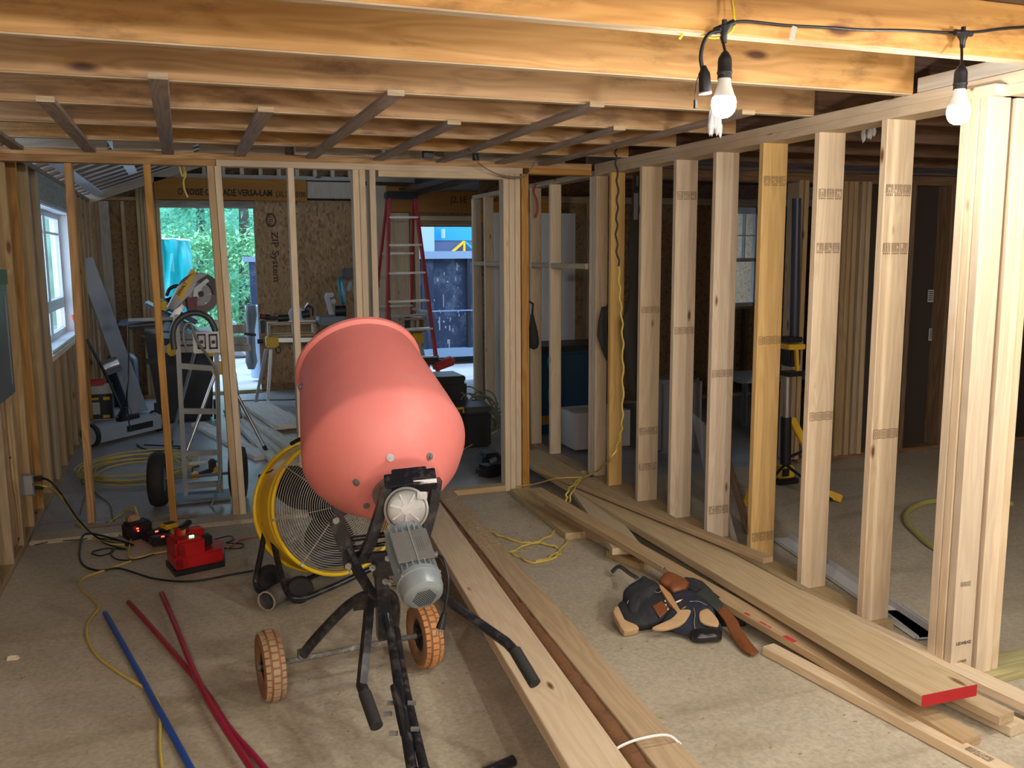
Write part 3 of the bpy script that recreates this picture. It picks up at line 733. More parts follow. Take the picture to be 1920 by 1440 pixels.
for px, py in ((732, 858), (806, 856), (668, 905), (687, 948), (565, 725)):
    hit = on_drum(px, py)
    if hit:
        P, n = hit; bm = bmesh.new()
        add_cyl(bm, P-n*.002, P+n*.002, .0135, seg=16); add_cyl(bm, P+n*.002, P+n*.009, .0075, seg=6)
        obj('bolt', bm, CASTM, mx)
# bearing collar under the drum
bm = bmesh.new(); add_lathe(bm, dp(-.215), -ax, [(0, .095), (.012, .095), (.014, .06), (.05, .055), (.052, 0)], 32); obj('bearing_collar', bm, CASTM, mx, smooth=True, ang=.6)
# yoke: cross head plate and two square legs
yl, yr = D(722, 912, 3.02), D(818, 898, 3.04)
bm = bmesh.new()
add_beam(bm, yl, yr, .055, .060, up=ax, bev=.003)
o = obj('yoke_head', bm, BLACKM, mx)
bm = bmesh.new(); add_beam(bm, D(735, 893, 3.05), D(800, 886, 3.06), .04, .03, up=ax, bev=.003); obj('yoke_plate', bm, BLACKM, mx)
tube('yoke_arm', [D(724, 912, 3.0), D(716, 950, 3.0), D(697, 1010, 2.99), D(682, 1042, 3.0), D(662, 1052, 3.02)], .017, BLACKM, mx, sq=True)
tube('yoke_arm', [D(818, 898, 3.04), D(812, 945, 3.06), D(795, 1005, 3.07), D(786, 1030, 3.08)], .017, BLACKM, mx, sq=True)
box('label_plate', D(797, 903, 2.998), (.078, .002, .014), WHITE, mx, R=Matrix((_r, -_f, _u)).transposed() @ Matrix.Rotation(-.10, 3, 'Y'))
lettering('CONCRETE MIXER 5 CU FT', D(776, 909, 2.992), _r+_u*.1, _u, .008, INK, mx, width=.068)
# gearbox
gc = D(762, 955, 2.97); gn = (-_f*.80 + _u*.10 + _r*.12).normalized()
bm = bmesh.new()
add_lathe(bm, gc, gn, [(-.10, 0), (-.10, .060), (-.035, .068), (-.034, .074), (-.012, .074), (-.010, .067), (.004, .062), (.008, .05), (.008, 0)], 40)
obj('gearbox', bm, CASTM, mx, smooth=True, ang=.6)
gx = (_r-gn*_r.dot(gn)).normalized(); gy = gn.cross(gx)
bm = bmesh.new()
add_cyl(bm, gc+gn*.006, gc+gn*.018, .017, seg=16)
for k in range(7):
    a = 2*PI*k/7+.2; d_ = gx*math.cos(a)+gy*math.sin(a)
    add_beam(bm, gc+gn*.010+d_*.014, gc+gn*.008+d_*.055, .006, .012, up=gn)
obj('gearbox_rib', bm, CASTM, mx)
bm = bmesh.new(); p_ = gc+gx*.05+gy*.045
add_box(bm, p_+gn*.008, (.032, .026, .018), Matrix((gx, gy, gn)).transposed(), .002); add_cyl(bm, p_+gn*.016, p_+gn*.022, .009, seg=16)
obj('filler_boss', bm, CASTM, mx)
bm = bmesh.new(); add_beam(bm, D(752, 985, 3.0), D(762, 1020, 2.97), .12, .11, up=gn, bev=.015); obj('motor_flange', bm, CASTM, mx)
# motor body with cooling fins, terminal box, fan cover
m0, m1 = D(757, 1000, 2.97), D(790, 1103, 2.80)
ma = (m1-m0).normalized()
bm = bmesh.new(); add_cyl(bm, m0, m1-ma*.03, .055, seg=32); obj('motor_body', bm, MOTG, mx, smooth=True, ang=.6)
mxx = (_r-ma*_r.dot(ma)).normalized(); myy = ma.cross(mxx)
fin_me = chamfer_box((m1-m0).length-.06, .0035, .016, 0, 'cooling_fin', [MOTG])
for k in range(22):
    a = 2*PI*k/22; d_ = mxx*math.cos(a)+myy*math.sin(a)
    c_ = (m0+m1)/2-ma*.008+d_*.062
    R = Matrix((ma, d_.cross(ma), d_)).transposed().to_4x4()
    child_mesh('cooling_fin', fin_me, mx, Matrix.Translation(c_) @ R)
tn = (-_f*.86+_u*.32+_r*.26); tn = (tn-ma*tn.dot(ma)).normalized(); tx = ma.cross(tn).normalized()
TR = Matrix((tx, ma, tn)).transposed()
tb = D(772, 1030, 2.86)
bm = bmesh.new(); add_box(bm, tb-tn*.012, (.112, .118, .05), TR, .004); o = obj('terminal_box', bm, CASTM, mx)
bm = bmesh.new(); add_box(bm, tb+tn*.017, (.122, .126, .010), TR, .003); obj('lid', bm, CASTM, o)
bm = bmesh.new()
for k in range(4): add_box(bm, tb+tn*.0225-tx*(.018+.006*k)+ma*.0, (.002, .06, .002), TR)
obj('lid_rib', bm, CASTM, o)
# fan cover, perforated end
fc = m1-ma*.035
bm = bmesh.new()
add_lathe(bm, fc, ma, [(-.005, .066), (-.004, .071), (.012, .0715), (.014, .069), (.045, .068), (.062, .062), (.072, .050), (.0745, .044), (.0745, 0)], 48)
o = obj('fan_cover', bm, MOTG, mx, smooth=True, ang=.5)
bm = bmesh.new()
for i in range(-6, 7):
    for j in range(-6, 7):
        X = (i+.5*(j % 2))*.0072; Y = j*.0064
        if math.hypot(X, Y) < .037: add_cyl(bm, fc+ma*.0735+mxx*X+myy*Y, fc+ma*.0757+mxx*X+myy*Y, .0024, seg=6)
h = obj('vent_hole', bm, BLACK, o); h['kind'] = 'stuff'
for k in range(3):
    a = 2*PI*k/3+2.4; d_ = mxx*math.cos(a)+myy*math.sin(a); bm = bmesh.new(); add_cyl(bm, fc+ma*.006+d_*.069, fc+ma*.006+d_*.075, .005, seg=6); obj('screw', bm, STEEL, o)
# power cord with plug
tube('power_cord', [D(820, 1040, 2.86), D(832, 1050, 2.84), D(841, 1085, 2.82), D(838, 1120, 2.82), D(832, 1155, 2.82)], .0045, BLACK, mx, 8, smooth=6)
bm = bmesh.new(); q0, q1 = D(833, 1150, 2.82), D(826, 1178, 2.82)
add_cyl(bm, q0, q1, .008, .015, 12); pl = obj('plug', bm, BLACK, mx, smooth=True, ang=.6)
bm = bmesh.new()
for s_ in (-5, 0, 5): add_cyl(bm, D(826+s_, 1178, 2.82), D(823+s_, 1191, 2.82), .0022, seg=6)
obj('plug_prong', bm, STEEL, pl)
cyl('cord_gland', D(812, 1040, 2.86), D(821, 1040, 2.86), .010, CASTM, mx)
# tilt frame and column
tube('column', [D(713, 1040, 3.05), D(716, 1100, 3.06), D(719, 1195, 3.12)], .021, BLACKM, mx, sq=True)
tube('cross_tube', [D(652, 1012, 3.1), D(790, 993, 3.12)], .011, BLACKM, mx, 10)
tube('cross_tube', [D(660, 1028, 3.1), D(790, 1010, 3.12)], .008, BLACKM, mx, 10)
bm = bmesh.new(); add_beam(bm, D(676, 1047, 3.02), D(782, 1036, 3.03), .03, .03, bev=.002); obj('pivot_bracket', bm, BLACKM, mx)
bm = bmesh.new(); add_beam(bm, D(700, 1062, 3.0), D(752, 1058, 3.0), .06, .055, bev=.003); obj('pivot_bracket', bm, BLACKM, mx)
bm = bmesh.new(); add_beam(bm, D(628, 968, 2.98), D(650, 1030, 2.99), .045, .03, up=_f, bev=.002); add_beam(bm, D(648, 1015, 3.01), D(656, 1062, 3.02), .03, .05, up=_f, bev=.002)
obj('stop_bracket', bm, BLACKM, mx)
for px, py, d_ in ((632, 975, 2.955), (724, 1088, 2.99), (742, 1050, 2.96), (700, 1063, 2.96), (655, 1060, 2.96), (733, 1090, 3.0), (729, 1045, 2.95)):
    bm = bmesh.new(); P = D(px, py, d_); add_cyl(bm, P, P-_f*.022, .011, seg=6); add_cyl(bm, P-_f*.02, P-_f*.032, .006, seg=10); obj('bolt', bm, CASTM, mx)
tube('latch_rod', [D(735, 1095, 2.95), D(760, 1088, 2.93), D(762, 1070, 2.95), D(755, 1060, 2.97)], .004, STEEL, mx, 6, smooth=4)
# tilting handles
def grip(a, b_):
    bm = bmesh.new(); add_tube(bm, [a, b_], .0195, 14); return obj('handle_grip', bm, BLACKF, mx, smooth=True, ang=.7)
tube('tilt_handle', [D(652, 1030, 2.98), D(672, 1072, 2.96), D(694, 1108, 2.93), D(690, 1165, 2.86), D(678, 1285, 2.72), D(688, 1310, 2.68)], .0125, BLACKM, mx, sq=True)
grip(D(684, 1300, 2.69), D(706, 1362, 2.60))
tube('tilt_handle', [D(795, 1080, 3.04), D(850, 1135, 3.0), D(950, 1205, 2.86), D(975, 1232, 2.82)], .0165, BLACKM, mx, 12)
grip(D(966, 1220, 2.83), D(1003, 1282, 2.74))
# axle frame and wheels
AL, AR = V((.145, 3.203, .133)), V((.80, 3.272, .133))
wa = (AR-AL).normalized(); wf_ = V((-wa.y, wa.x, 0))
tube('axle', [AL+wa*.03, AR+wa*.0], .011, DUSTRUST, mx, 12)
tube('axle_frame', [D(568, 1228, 3.20), D(590, 1200, 3.19), D(640, 1147, 3.16), D(672, 1122, 3.15), D(705, 1112, 3.15), D(732, 1115, 3.17), D(741, 1140, 3.2), D(737, 1195, 3.3)], .0185, BLACKM, mx, 12, smooth=5)
for q in (D(570, 1226, 3.21), D(736, 1192, 3.33)):
    bm = bmesh.new(); add_beam(bm, q-wa*.022, q+wa*.022, .034, .034, bev=.004); obj('axle_clamp', bm, DUSTRUST, mx)
bm = bmesh.new(); add_beam(bm, D(662, 1138, 3.17), D(738, 1126, 3.19), .006, .03); obj('gusset', bm, BLACKM, mx)
def wheel(c, mat, lab):
    R_, w_ = .130, .078
    bm = bmesh.new()
    prof = [(-w_*.30, .062), (-w_*.42, .070), (-w_*.5, .092), (-w_*.46, .112), (-w_*.32, .124), (0, .127), (w_*.32, .124), (w_*.46, .112), (w_*.5, .092), (w_*.42, .070), (w_*.30, .062)]
    add_lathe(bm, c, wa, prof, 48)
    t_ = obj('tyre', bm, TIREB, mx, smooth=True, label=lab)
    # tread blocks
    x = V((0, 0, 1)); y = wa.cross(x); bm = bmesh.new(); NB = 30
    for k in range(NB):
        for row, off, ww in ((-.33, .0, .2), (0, .5, .3), (.33, .0, .2)):
            a = 2*PI*(k+off)/NB; d_ = x*math.cos(a)+y*math.sin(a); tt = wa.cross(d_)
            r0 = .1255 if row == 0 else .1195
            n_ = (d_+wa*row*.9).normalized(); b_ = tt.cross(n_)
            add_box(bm, c+wa*(row*w_)+d_*r0, (.019, ww*w_*1.0, .008), Matrix((tt, b_, n_)).transposed())
    tr = obj('tread_blocks', bm, mat, t_); tr['kind'] = 'stuff'
    bm = bmesh.new(); add_lathe(bm, c, wa, [(-.020, .063), (-.024, .058), (-.010, .045), (-.008, .02), (-.035, .018), (-.035, 0)], 24); add_lathe(bm, c, wa, [(.020, .063), (.024, .058), (.010, .045), (.008, .02), (.035, .018), (.035, 0)], 24)
    rm = obj('rim', bm, BLACK, mx, smooth=True, ang=.6)
    bm = bmesh.new()
    for k in range(5):
        a = 2*PI*k/5; d_ = x*math.cos(a)+y*math.sin(a)
        for s_ in (-1, 1): add_beam(bm, c+d_*.018+wa*.014*s_, c+d_*.058+wa*.018*s_, .010, .008, up=wa)
    obj('spoke', bm, BLACK, rm)
wheel(V((.222, 3.211, .133)), TIRED, 'dusty faded orange tyre'); wheel(V((.815, 3.274, .133)), TIREO, 'bright orange tyre')
# front stand: two flat tubes bolted round the column, foot bar on the floor
tube('stand_leg', [D(722, 1105, 3.12), D(726, 1160, 3.08), D(735, 1200, 3.02), D(752, 1315, 2.78), D(772, 1440, 2.50), V((.60, 2.40, .022))], .0165, BLACKM, mx, 12)
tube('stand_leg', [D(742, 1180, 3.07), D(762, 1300, 2.82), D(795, 1440, 2.50), V((.635, 2.40, .022))], .0145, BLACKM, mx, 12)
for px, py, d_ in ((733, 1318, 2.74), (772, 1318, 2.75), (738, 1375, 2.62), (778, 1367, 2.63), (727, 1338, 2.71)):
    bm = bmesh.new(); P = D(px, py, d_); add_cyl(bm, P-_r*.012, P+_r*.012, .008, seg=6); obj('bolt', bm, CASTM, mx)
bm = bmesh.new(); add_beam(bm, D(742, 1292, 2.80), D(762, 1385, 2.60), .012, .045, up=_f); obj('joint_plate', bm, BLACKM, mx)
tube('foot_bar', [V((.30, 2.33, .02)), V((.62, 2.40, .02)), V((.90, 2.492, .02))], .018, BLACKM, mx, 12)
# ================================================================== DRUM FAN
FYEL = plain('yellow_fan_paint', (.80, .50, .02), .38, dirt=.35, dcol=(.25, .2, .1), scale=6)
FYELB = plain('yellow_fan_rim', (.85, .58, .01), .35)
GRILLE = plain('grille_wire', (.42, .40, .36), .45, .4)
fan = thing('drum_fan', (.45, 4.25, 0), 'yellow drum fan with wire grille standing behind the mixer on a black tube stand', 'fan')
fn = (-_f*.80 + _r*.57 + _u*.10).normalized()
FC = D(634, 948, 4.22)
fx = (_r-fn*_r.dot(fn)).normalized(); fy = fn.cross(fx)
bm = bmesh.new()
FR, FD = .315, .235
add_lathe(bm, FC, fn, [(0, FR), (-.03, FR-.004), (-.06, FR-.006), (-.065, FR), (-.12, FR+.004), (-.165, FR), (-.17, FR-.006), (-FD+.02, FR-.004), (-FD, FR), (-FD, FR-.008), (-.17, FR-.014), (-.06, FR-.014), (0, FR-.008)], 64, close=True)
obj('drum_housing', bm, FYEL, fan, smooth=True, ang=.5)
for h_ in (0, -FD):
    bm = bmesh.new(); add_tube(bm, [FC+fn*h_+(fx*math.cos(2*PI*k/64)+fy*math.sin(2*PI*k/64))*(FR+.002) for k in range(64)], .010, 8, closed=True)
    obj('rim', bm, FYELB, fan, smooth=True)
for s_, h_ in (('front', .012), ('rear', -FD-.010)):
    bm = bmesh.new()
    for k in range(24):
        r_ = .055+.0108*k; bow = .022*(1-(r_/FR)**2)*(1 if h_ > 0 else -1)
        N_ = 40; add_tube(bm, [FC+fn*(h_+bow)+(fx*math.cos(2*PI*j/N_)+fy*math.sin(2*PI*j/N_))*r_ for j in range(N_)], .0013, 3, closed=True)
    for k in range(8):
        a = 2*PI*k/8+.2; d_ = fx*math.cos(a)+fy*math.sin(a)
        add_tube(bm, [FC+fn*(h_+(.022*(1-(r_/FR)**2)-.002)*(1 if h_ > 0 else -1))+d_*r_ for r_ in (.03, .1, .2, FR)], .002, 4)
    obj('grille', bm, GRILLE, fan)
bm = bmesh.new(); add_cyl(bm, FC+fn*.03, FC+fn*.036, .05, seg=24); obj('grille_badge', bm, BLACK, fan)
bm = bmesh.new(); add_cyl(bm, FC-fn*.06, FC-fn*.20, .075, seg=24); obj('motor', bm, BLACK, fan, smooth=True, ang=.6)
for k in range(3):
    a0 = 2*PI*k/3+.5; bm = bmesh.new(); rows = []
    for i in range(7):
        r_ = .05+.24*i/6; tw = .7-.35*i/6; wd = .05+.05*math.sin(PI*i/6)+.02
        d_ = fx*math.cos(a0+.12*i/6)+fy*math.sin(a0+.12*i/6); t_ = fn.cross(d_)
        e = t_*math.cos(tw)+fn*math.sin(tw)
        rows.append([bm.verts.new(FC-fn*.10+d_*r_+e*wd*s_+fn*q) for s_, q in ((-1, 0), (1, 0), (1, .003), (-1, .003))])
    for A, B in zip(rows, rows[1:]):
        for j in range(4): bm.faces.new((A[j], A[(j+1) % 4], B[(j+1) % 4], B[j]))
    bmesh.ops.recalc_face_normals(bm, faces=bm.faces)
    obj('blade', bm, BLACK, fan)
for k in range(8):
    a = 2*PI*k/8+.2; P = FC+fn*.006+(fx*math.cos(a)+fy*math.sin(a))*(FR+.004); bm = bmesh.new(); add_cyl(bm, P-fn*.004, P+fn*.010, .007, seg=8); obj('screw', bm, GALV, fan)
# handles on the housing
for px, py, px2, py2, d_ in ((487, 892, 530, 880, 4.30),):
    bm = bmesh.new(); add_beam(bm, D(px, py+2, d_+.02), D(px2, py2, d_-.13), .02, .022, up=_u, bev=.004); add_beam(bm, D(514, 887, 4.22), D(526, 884, 4.18), .045, .035, up=_u, bev=.006)
    obj('carry_handle', bm, BLACK, fan)
tube('carry_handle', [D(546, 832, 4.18), D(556, 826, 4.16), D(575, 818, 4.10), D(592, 805, 4.06)], .009, BLACK, fan, 8)
# stand: A-frame each side joined by long floor tubes, two small wheels
ap = D(502, 985, 4.20)
fside = (fx-V((0, 0, fx.z))).normalized()
opp = ap+fside*.66+V((0, 0, 0))
bm = bmesh.new(); add_beam(bm, D(497, 976, 4.2), D(508, 1005, 4.19), .03, .045, up=_f, bev=.004); obj('pivot_bracket', bm, BLACKM, fan)
tube('stand_tube', [D(498, 990, 4.22), D(490, 1035, 4.24), D(478, 1092, 4.25), D(484, 1108, 4.22), D(500, 1112, 4.18)], .014, BLACKM, fan, 12, fil=.03)
tube('stand_tube', [D(508, 995, 4.18), D(520, 1050, 4.12), D(533, 1100, 4.05), D(545, 1122, 4.0), D(572, 1122, 4.02), D(640, 1093, 4.10), D(720, 1055, 4.24)], .014, BLACKM, fan, 12, fil=.04)
tube('stand_tube', [D(500, 1112, 4.2), D(560, 1092, 4.32), D(640, 1058, 4.45)], .012, BLACKM, fan, 12)
tube('stand_tube', [D(640, 1093, 4.10), D(720, 1055, 4.24), D(757, 1010, 4.2), D(770, 950, 4.1)], .014, BLACKM, fan, 12, fil=.05)
for px, py, d_ in ((507, 1104, 4.36), (562, 1117, 4.20)):
    bm = bmesh.new(); c = V((at(px, py, d=d_).x, at(px, py, d=d_).y, .065)); a = (fside*.35+V((-.3, -1, 0))).normalized()
    add_lathe(bm, c, a, [(-.016, .03), (-.018, .058), (-.010, .064), (.010, .064), (.018, .058), (.016, .03)], 28, close=True)
    wh = obj('caster_wheel', bm, BLACKF, fan, smooth=True, ang=.8)
    bm = bmesh.new(); add_cyl(bm, c-a*.017, c+a*.017, .03, seg=20); obj('hub', bm, BLACK, wh, smooth=True, ang=.6)
# short pipe lying beside the fan stand
PIPEM = plain('grey_brown_pipe', (.12, .11, .10), .5, dirt=.5, dcol=(.3, .27, .22)); PIPEL = plain('pipe_end', (.42, .34, .27), .6)
pp = thing('pipe_offcut', at(510, 1150, z=0), 'short dark grey pipe offcut lying in front of the fan stand', 'pipe')
c0 = V((at(500, 1146, z=0).x, at(500, 1146, z=0).y, .047)); dv = V((.62, .74, 0)).normalized()
bm = bmesh.new(); add_lathe(bm, c0, dv, [(0, .043), (.0, .045), (.19, .045), (.19, .041), (.0, .041)], 28, close=True)
obj('pipe_wall', bm, PIPEM, pp, smooth=True, ang=.6)
bm = bmesh.new(); add_lathe(bm, c0, dv, [(-.001, .046), (.006, .046), (.006, .0405), (-.001, .0405)], 28, close=True); obj('pipe_lip', bm, PIPEL, pp, smooth=True, ang=.6)
# second pipe behind the motor
pq = thing('pipe_offcut', at(812, 1110, z=0), 'grey pipe offcut lying behind the mixer motor against the left beam', 'pipe')
c1 = V((1.02, 3.93, .047)); dv = V((-.45, 1, 0)).normalized()
bm = bmesh.new(); add_lathe(bm, c1, dv, [(0, .041), (0, .045), (.30, .045), (.30, .041)], 28, close=True); obj('pipe_wall', bm, PIPEL, pq, smooth=True, ang=.6)
# ================================================================== LUMBER ON THE FLOOR
REDP = plain('red_end_paint', (.42, .012, .02), .6, dirt=.3, dcol=(.2, .01, .01), scale=30)
BARK = plain('bark', (.20, .09, .035), .9, dirt=.8, dcol=(.08, .04, .02), scale=40, bump=1)
BOARDN = {}
def lumber(label, a, b_, w_, t_, mat, name='board', up=(0, 0, 1), ends=None, cat='board', group=None, c=.003):
    """a,b centre line points at mid thickness"""
    o = board(name, a, b_, w_, t_, mat, None, up, c=c, ends=ends)
    o['label'] = label; o['category'] = cat
    if group: o['group'] = group
    return o
def g(px, py, z): return at(px, py, z=z)
# two long beams in the foreground
def edgepts(l0, l1, r0, r1, z, t_, ext=0):
    a = (g(*l0, z)+g(*r0, z))/2; b_ = (g(*l1, z)+g(*r1, z))/2
    wd = (g(*r1, z)-g(*l1, z)); dr = (b_-a).normalized(); wd = (wd-dr*wd.dot(dr)).length
    b_ = b_+dr*ext; h = V((0, 0, -t_/2))
    return a+h, b_+h, wd
a, b_, wd = edgepts((812, 940), (1085, 1382), (846, 948), (1190, 1412), .19, .14, ext=1.1)
lumber('thick pale sawn beam propped up closest to the mixer, left of the pair', V((1.30, 5.35, .135)), V((.965, 1.75, .21)), .165, .045, PINE, 'beam', cat='beam')
lumber('pale timber beam lying under the propped front beam', V((1.36, 5.30, .075)), V((1.00, 1.78, .10)), .10, .038, PINE_D, 'beam', cat='beam')
lumber('long beam with sawdust on top, right of the pair beside the open floor', V((1.50, 5.45, .06)), V((1.235, 1.75, .11)), .125, .09, PINE_D, 'beam', cat='beam')
bk = thing('bark_slab', (1.15, 3, .1), 'barky slab edge between the two foreground beams', 'bark')
bm = bmesh.new(); N_ = 60; prev = None
for i in range(N_+1):
    t_ = i/N_; c = V((1.405, 5.2, .085)).lerp(V((1.135, 1.75, .135)), t_)
    j = [random.uniform(-.008, .008) for _ in range(4)]
    row = [bm.verts.new(c+V((-.03+j[0], 0, -.02))), bm.verts.new(c+V((-.026+j[1], 0, .012+j[2]))), bm.verts.new(c+V((.026, 0, .016+j[3]))), bm.verts.new(c+V((.03, 0, -.03)))]
    if prev: [bm.faces.new((prev[k], prev[k+1], row[k+1], row[k])) for k in range(3)]
    prev = row
obj('bark', bm, BARK, bk, smooth=True)
# white strap round the beams near the bottom edge
st = thing('strap', (1.2, 2.2, .15), 'white plastic strap looped over the beams at the bottom edge', 'strap')
tube('band', [V((1.10, 2.20, .165)), V((1.13, 2.205, .178)), V((1.20, 2.215, .182)), V((1.29, 2.215, .176)), V((1.335, 2.21, .14))], .0042, WHITE, st, 6, smooth=4)
# partition's loose plates and pile on the right
lumber('flat offcut board lying between the doorway and the coiled yellow cord', g(975, 920, .02), g(1082, 1004, .02), .14, .038, DUSTY)
PL = V((2.335, 2.165, .135)); PU = V((2.40, 6.35, .085))
wide = board('wide_plank', PU, PL, .235, .042, DUSTY, None, (0, 0, 1), c=.003, ends=REDP)
tag(wide, 'wide dusty brown plank with a bright red painted end, on top of the pile', 'plank')
REDMARK = plain('red_crayon', (.55, .03, .05), .7)
nb = lumber('long narrow dusty board with red marks left of the wide plank, behind the tool belt', g(1003, 920, .15), g(1822, 1392, .035), .089, .034, PINE_D)
for (px, py, w_, h_) in ((1410, 1150, .03, .02), (1440, 1166, .04, .015), (1486, 1193, .06, .03), (1450, 1172, .02, .012)):
    M_ = WM[nb.name]; P = M_.inverted() @ at(px, py, z=.09); bm = bmesh.new(); add_box(bm, M_ @ V((P.x, -.034, .0175)), (w_, h_*.7, .001), M_.to_3x3()); obj('red_mark', bm, REDMARK, nb)
lumber('thin light strip resting on the wide plank beside the studs', g(1012, 880, .135), g(1440, 1050, .168), .062, .026, PINE_D)
lumber('short pale dusty board slanting under the pile, its sawn end toward the camera', g(1075, 895, .10), g(1177, 1033, .075), .165, .036, wood('pale_dusty', (.52, .43, .30), (.42, .33, .21), kn=.15, grain=.2))
lumber('short offcut block on the floor under the slanting board', at(1150, 1035, z=.02), at(1212, 1060, z=.02), .10, .038, PINE_D, 'offcut')
lumber('dark edge board standing under the pile beside the floor', V((2.04, 5.0, .045)), V((2.14, 4.15, .045)), .04, .08, PINE_D)
lumber('brown board lying against the foot of the studs', V((2.58, 4.6, .065)), V((2.58, 2.96, .065)), .04, .06, DUSTY)
lumber('middle short 2x4 poking out beyond the red painted end', V((2.33, 3.2, .085)), V((2.505, 2.085, .062)), .080, .034, PINE_D)
lumber('2x4 under the middle one beyond the red painted end', V((2.40, 3.2, .02)), V((2.55, 2.075, .02)), .085, .036, PINE)
lumber('rightmost long strip running past the red painted end to the frame edge', V((2.50, 3.2, .085)), V((2.66, 1.9, .075)), .085, .034, PINE)
# narrow strip in front
s1 = lumber('narrow pale strip lying alone on the open floor in front of the tool belt', g(1441, 1217, .021), g(1905, 1462, .021), .062, .038, PINE)
def stamp(parent, c, x, y, s, n=3, style=0, mat=INKS, name='lumber_stamp'):
    """printed grade mark: outlined cells with marks inside, flat on the face"""
    x = V(x).normalized(); y = V(y).normalized(); z = x.cross(y); bm = bmesh.new()
    def q(x0, y0, x1, y1):
        vs = [bm.verts.new(c+x*(a_*s)+y*(b2*s)+z*.0012) for a_, b2 in ((x0, y0), (x1, y0), (x1, y1), (x0, y1))]
        bm.faces.new(vs)
    def rect(x0, y0, x1, y1, t_=.06):
        q(x0, y0, x1, y0+t_); q(x0, y1-t_, x1, y1); q(x0, y0, x0+t_, y1); q(x1-t_, y0, x1, y1)
    cw = 1.0
    for k in range(n):
        x0 = (k-n/2)*cw*1.12
        if style == 0:
            rect(x0, -.5, x0+cw*.62, .5)
            for a_ in range(12):
                t0, t1 = 2*PI*a_/12, 2*PI*(a_+1)/12; cx_ = x0+.31
                for rr, th in ((1, .05), (.55, .05)):
                    vs = [bm.verts.new(c+x*((cx_+.17*rr*math.cos(t)*m_)*s)+y*((.30*rr*math.sin(t)*m_)*s)+z*.0012) for t, m_ in ((t0, 1), (t1, 1), (t1, 1-th*4), (t0, 1-th*4))]
                    bm.faces.new(vs)
            for v_ in (.72, .84, .96): q(x0+v_, -.5, x0+v_+.05, .5)
        else:
            rect(x0, -.3, x0+cw*.95, .6, .05)
            for r_ in range(3):
                for cc in range(3):
                    if random.random() < .85: rect(x0+.1+cc*.28, -.16+r_*.24, x0+.1+cc*.28+random.uniform(.12, .24), -.16+r_*.24+.18, .045)
            for cc in range(4): q(x0+.05+cc*.24, -.55, x0+.2+cc*.24, -.40)
    bmesh.ops.recalc_face_normals(bm, faces=bm.faces)
    return obj(name, bm, mat, parent)
M_ = WM[s1.name]; stamp(s1, M_ @ V((.40, 0, .0195)), M_.to_3x3() @ V((1, 0, 0)), M_.to_3x3() @ V((0, 1, 0)), .026, 3, 1, INK)
# grade stamps on the studs of the right wall (each a flat print on the wide face)
def studstamp(k, py, style, mat=INKS, n=3, s=.039):
    y = SY[k]-.0005
    st_ = studs_r[k]
    px = (at(374, py, d=3).x)
    # stud face centre: find z from pixel row at the stud's centre
    best = None
    for i in range(400):
        z = .05+2.05*i/399
        P = V((RX, y, z))-CAM; w_ = P.dot(_f); yy = 720-FPX*P.dot(_u)/w_
        if best is None or abs(yy-py) < best[0]: best = (abs(yy-py), z)
    stamp(st_, V((RX, y, best[1])), (1, 0, 0), (0, 0, 1), s, n, style, mat)
for k, py, sty in ((5, 580, 0), (5, 808, 1), (5, 875, 1), (4, 367, 1), (4, 620, 0), (3, 700, 0), (3, 955, 1), (2, 340, 1), (2, 637, 0), (2, 1005, 1), (1, 365, 1), (1, 465, 1), (1, 781, 0), (0, 358, 1), (0, 466, 1), (0, 813, 0)):
    studstamp(k, py, sty, INKS if sty == 0 else INKS)
# stamps on corner post
stamp(wc, V((2.635, 2.4045, .40)), (1, 0, 0), (0, 0, 1), .015, 3, 1, INK)
lettering('LEDWIDGE', V((2.608, 2.4040, .165)), (1, 0, 0), (0, 0, 1), .018, INK, wc, width=.07)
lettering('LUMBER', V((2.618, 2.4040, .095)), (1, 0, 0), (0, 0, 1), .014, INKS, wc, width=.045)
# red pencil marks on the narrow dusty board
# white flashing strips lying behind the studs
FL = plain('white_flashing', (.66, .67, .68), .4)
for i, (a, b_, lab) in enumerate([((1462, 1005), (1735, 1190), 'long white metal trim lying on the floor behind the studs'), ((1672, 1140), (1742, 1192), 'short bent white trim piece on the floor next to the corner post')]):
    fl = thing('metal_trim', at(*a, z=0), lab, 'trim')
    p0, p1 = at(*a, z=.02), at(*b_, z=.02); F = frame(p0, p1); L = (p1-p0).length; bm = bmesh.new(); o_ = V((0, -.035*i, 0))
    add_box(bm, F @ V((0, 0, -.012)), (L, .10, .003), F.to_3x3()); add_box(bm, F @ V((0, .05, .004)), (L, .003, .034), F.to_3x3()); add_box(bm, F @ V((0, -.045, -.006)), (L, .003, .014), F.to_3x3())
    obj('trim_profile', bm, FL, fl)
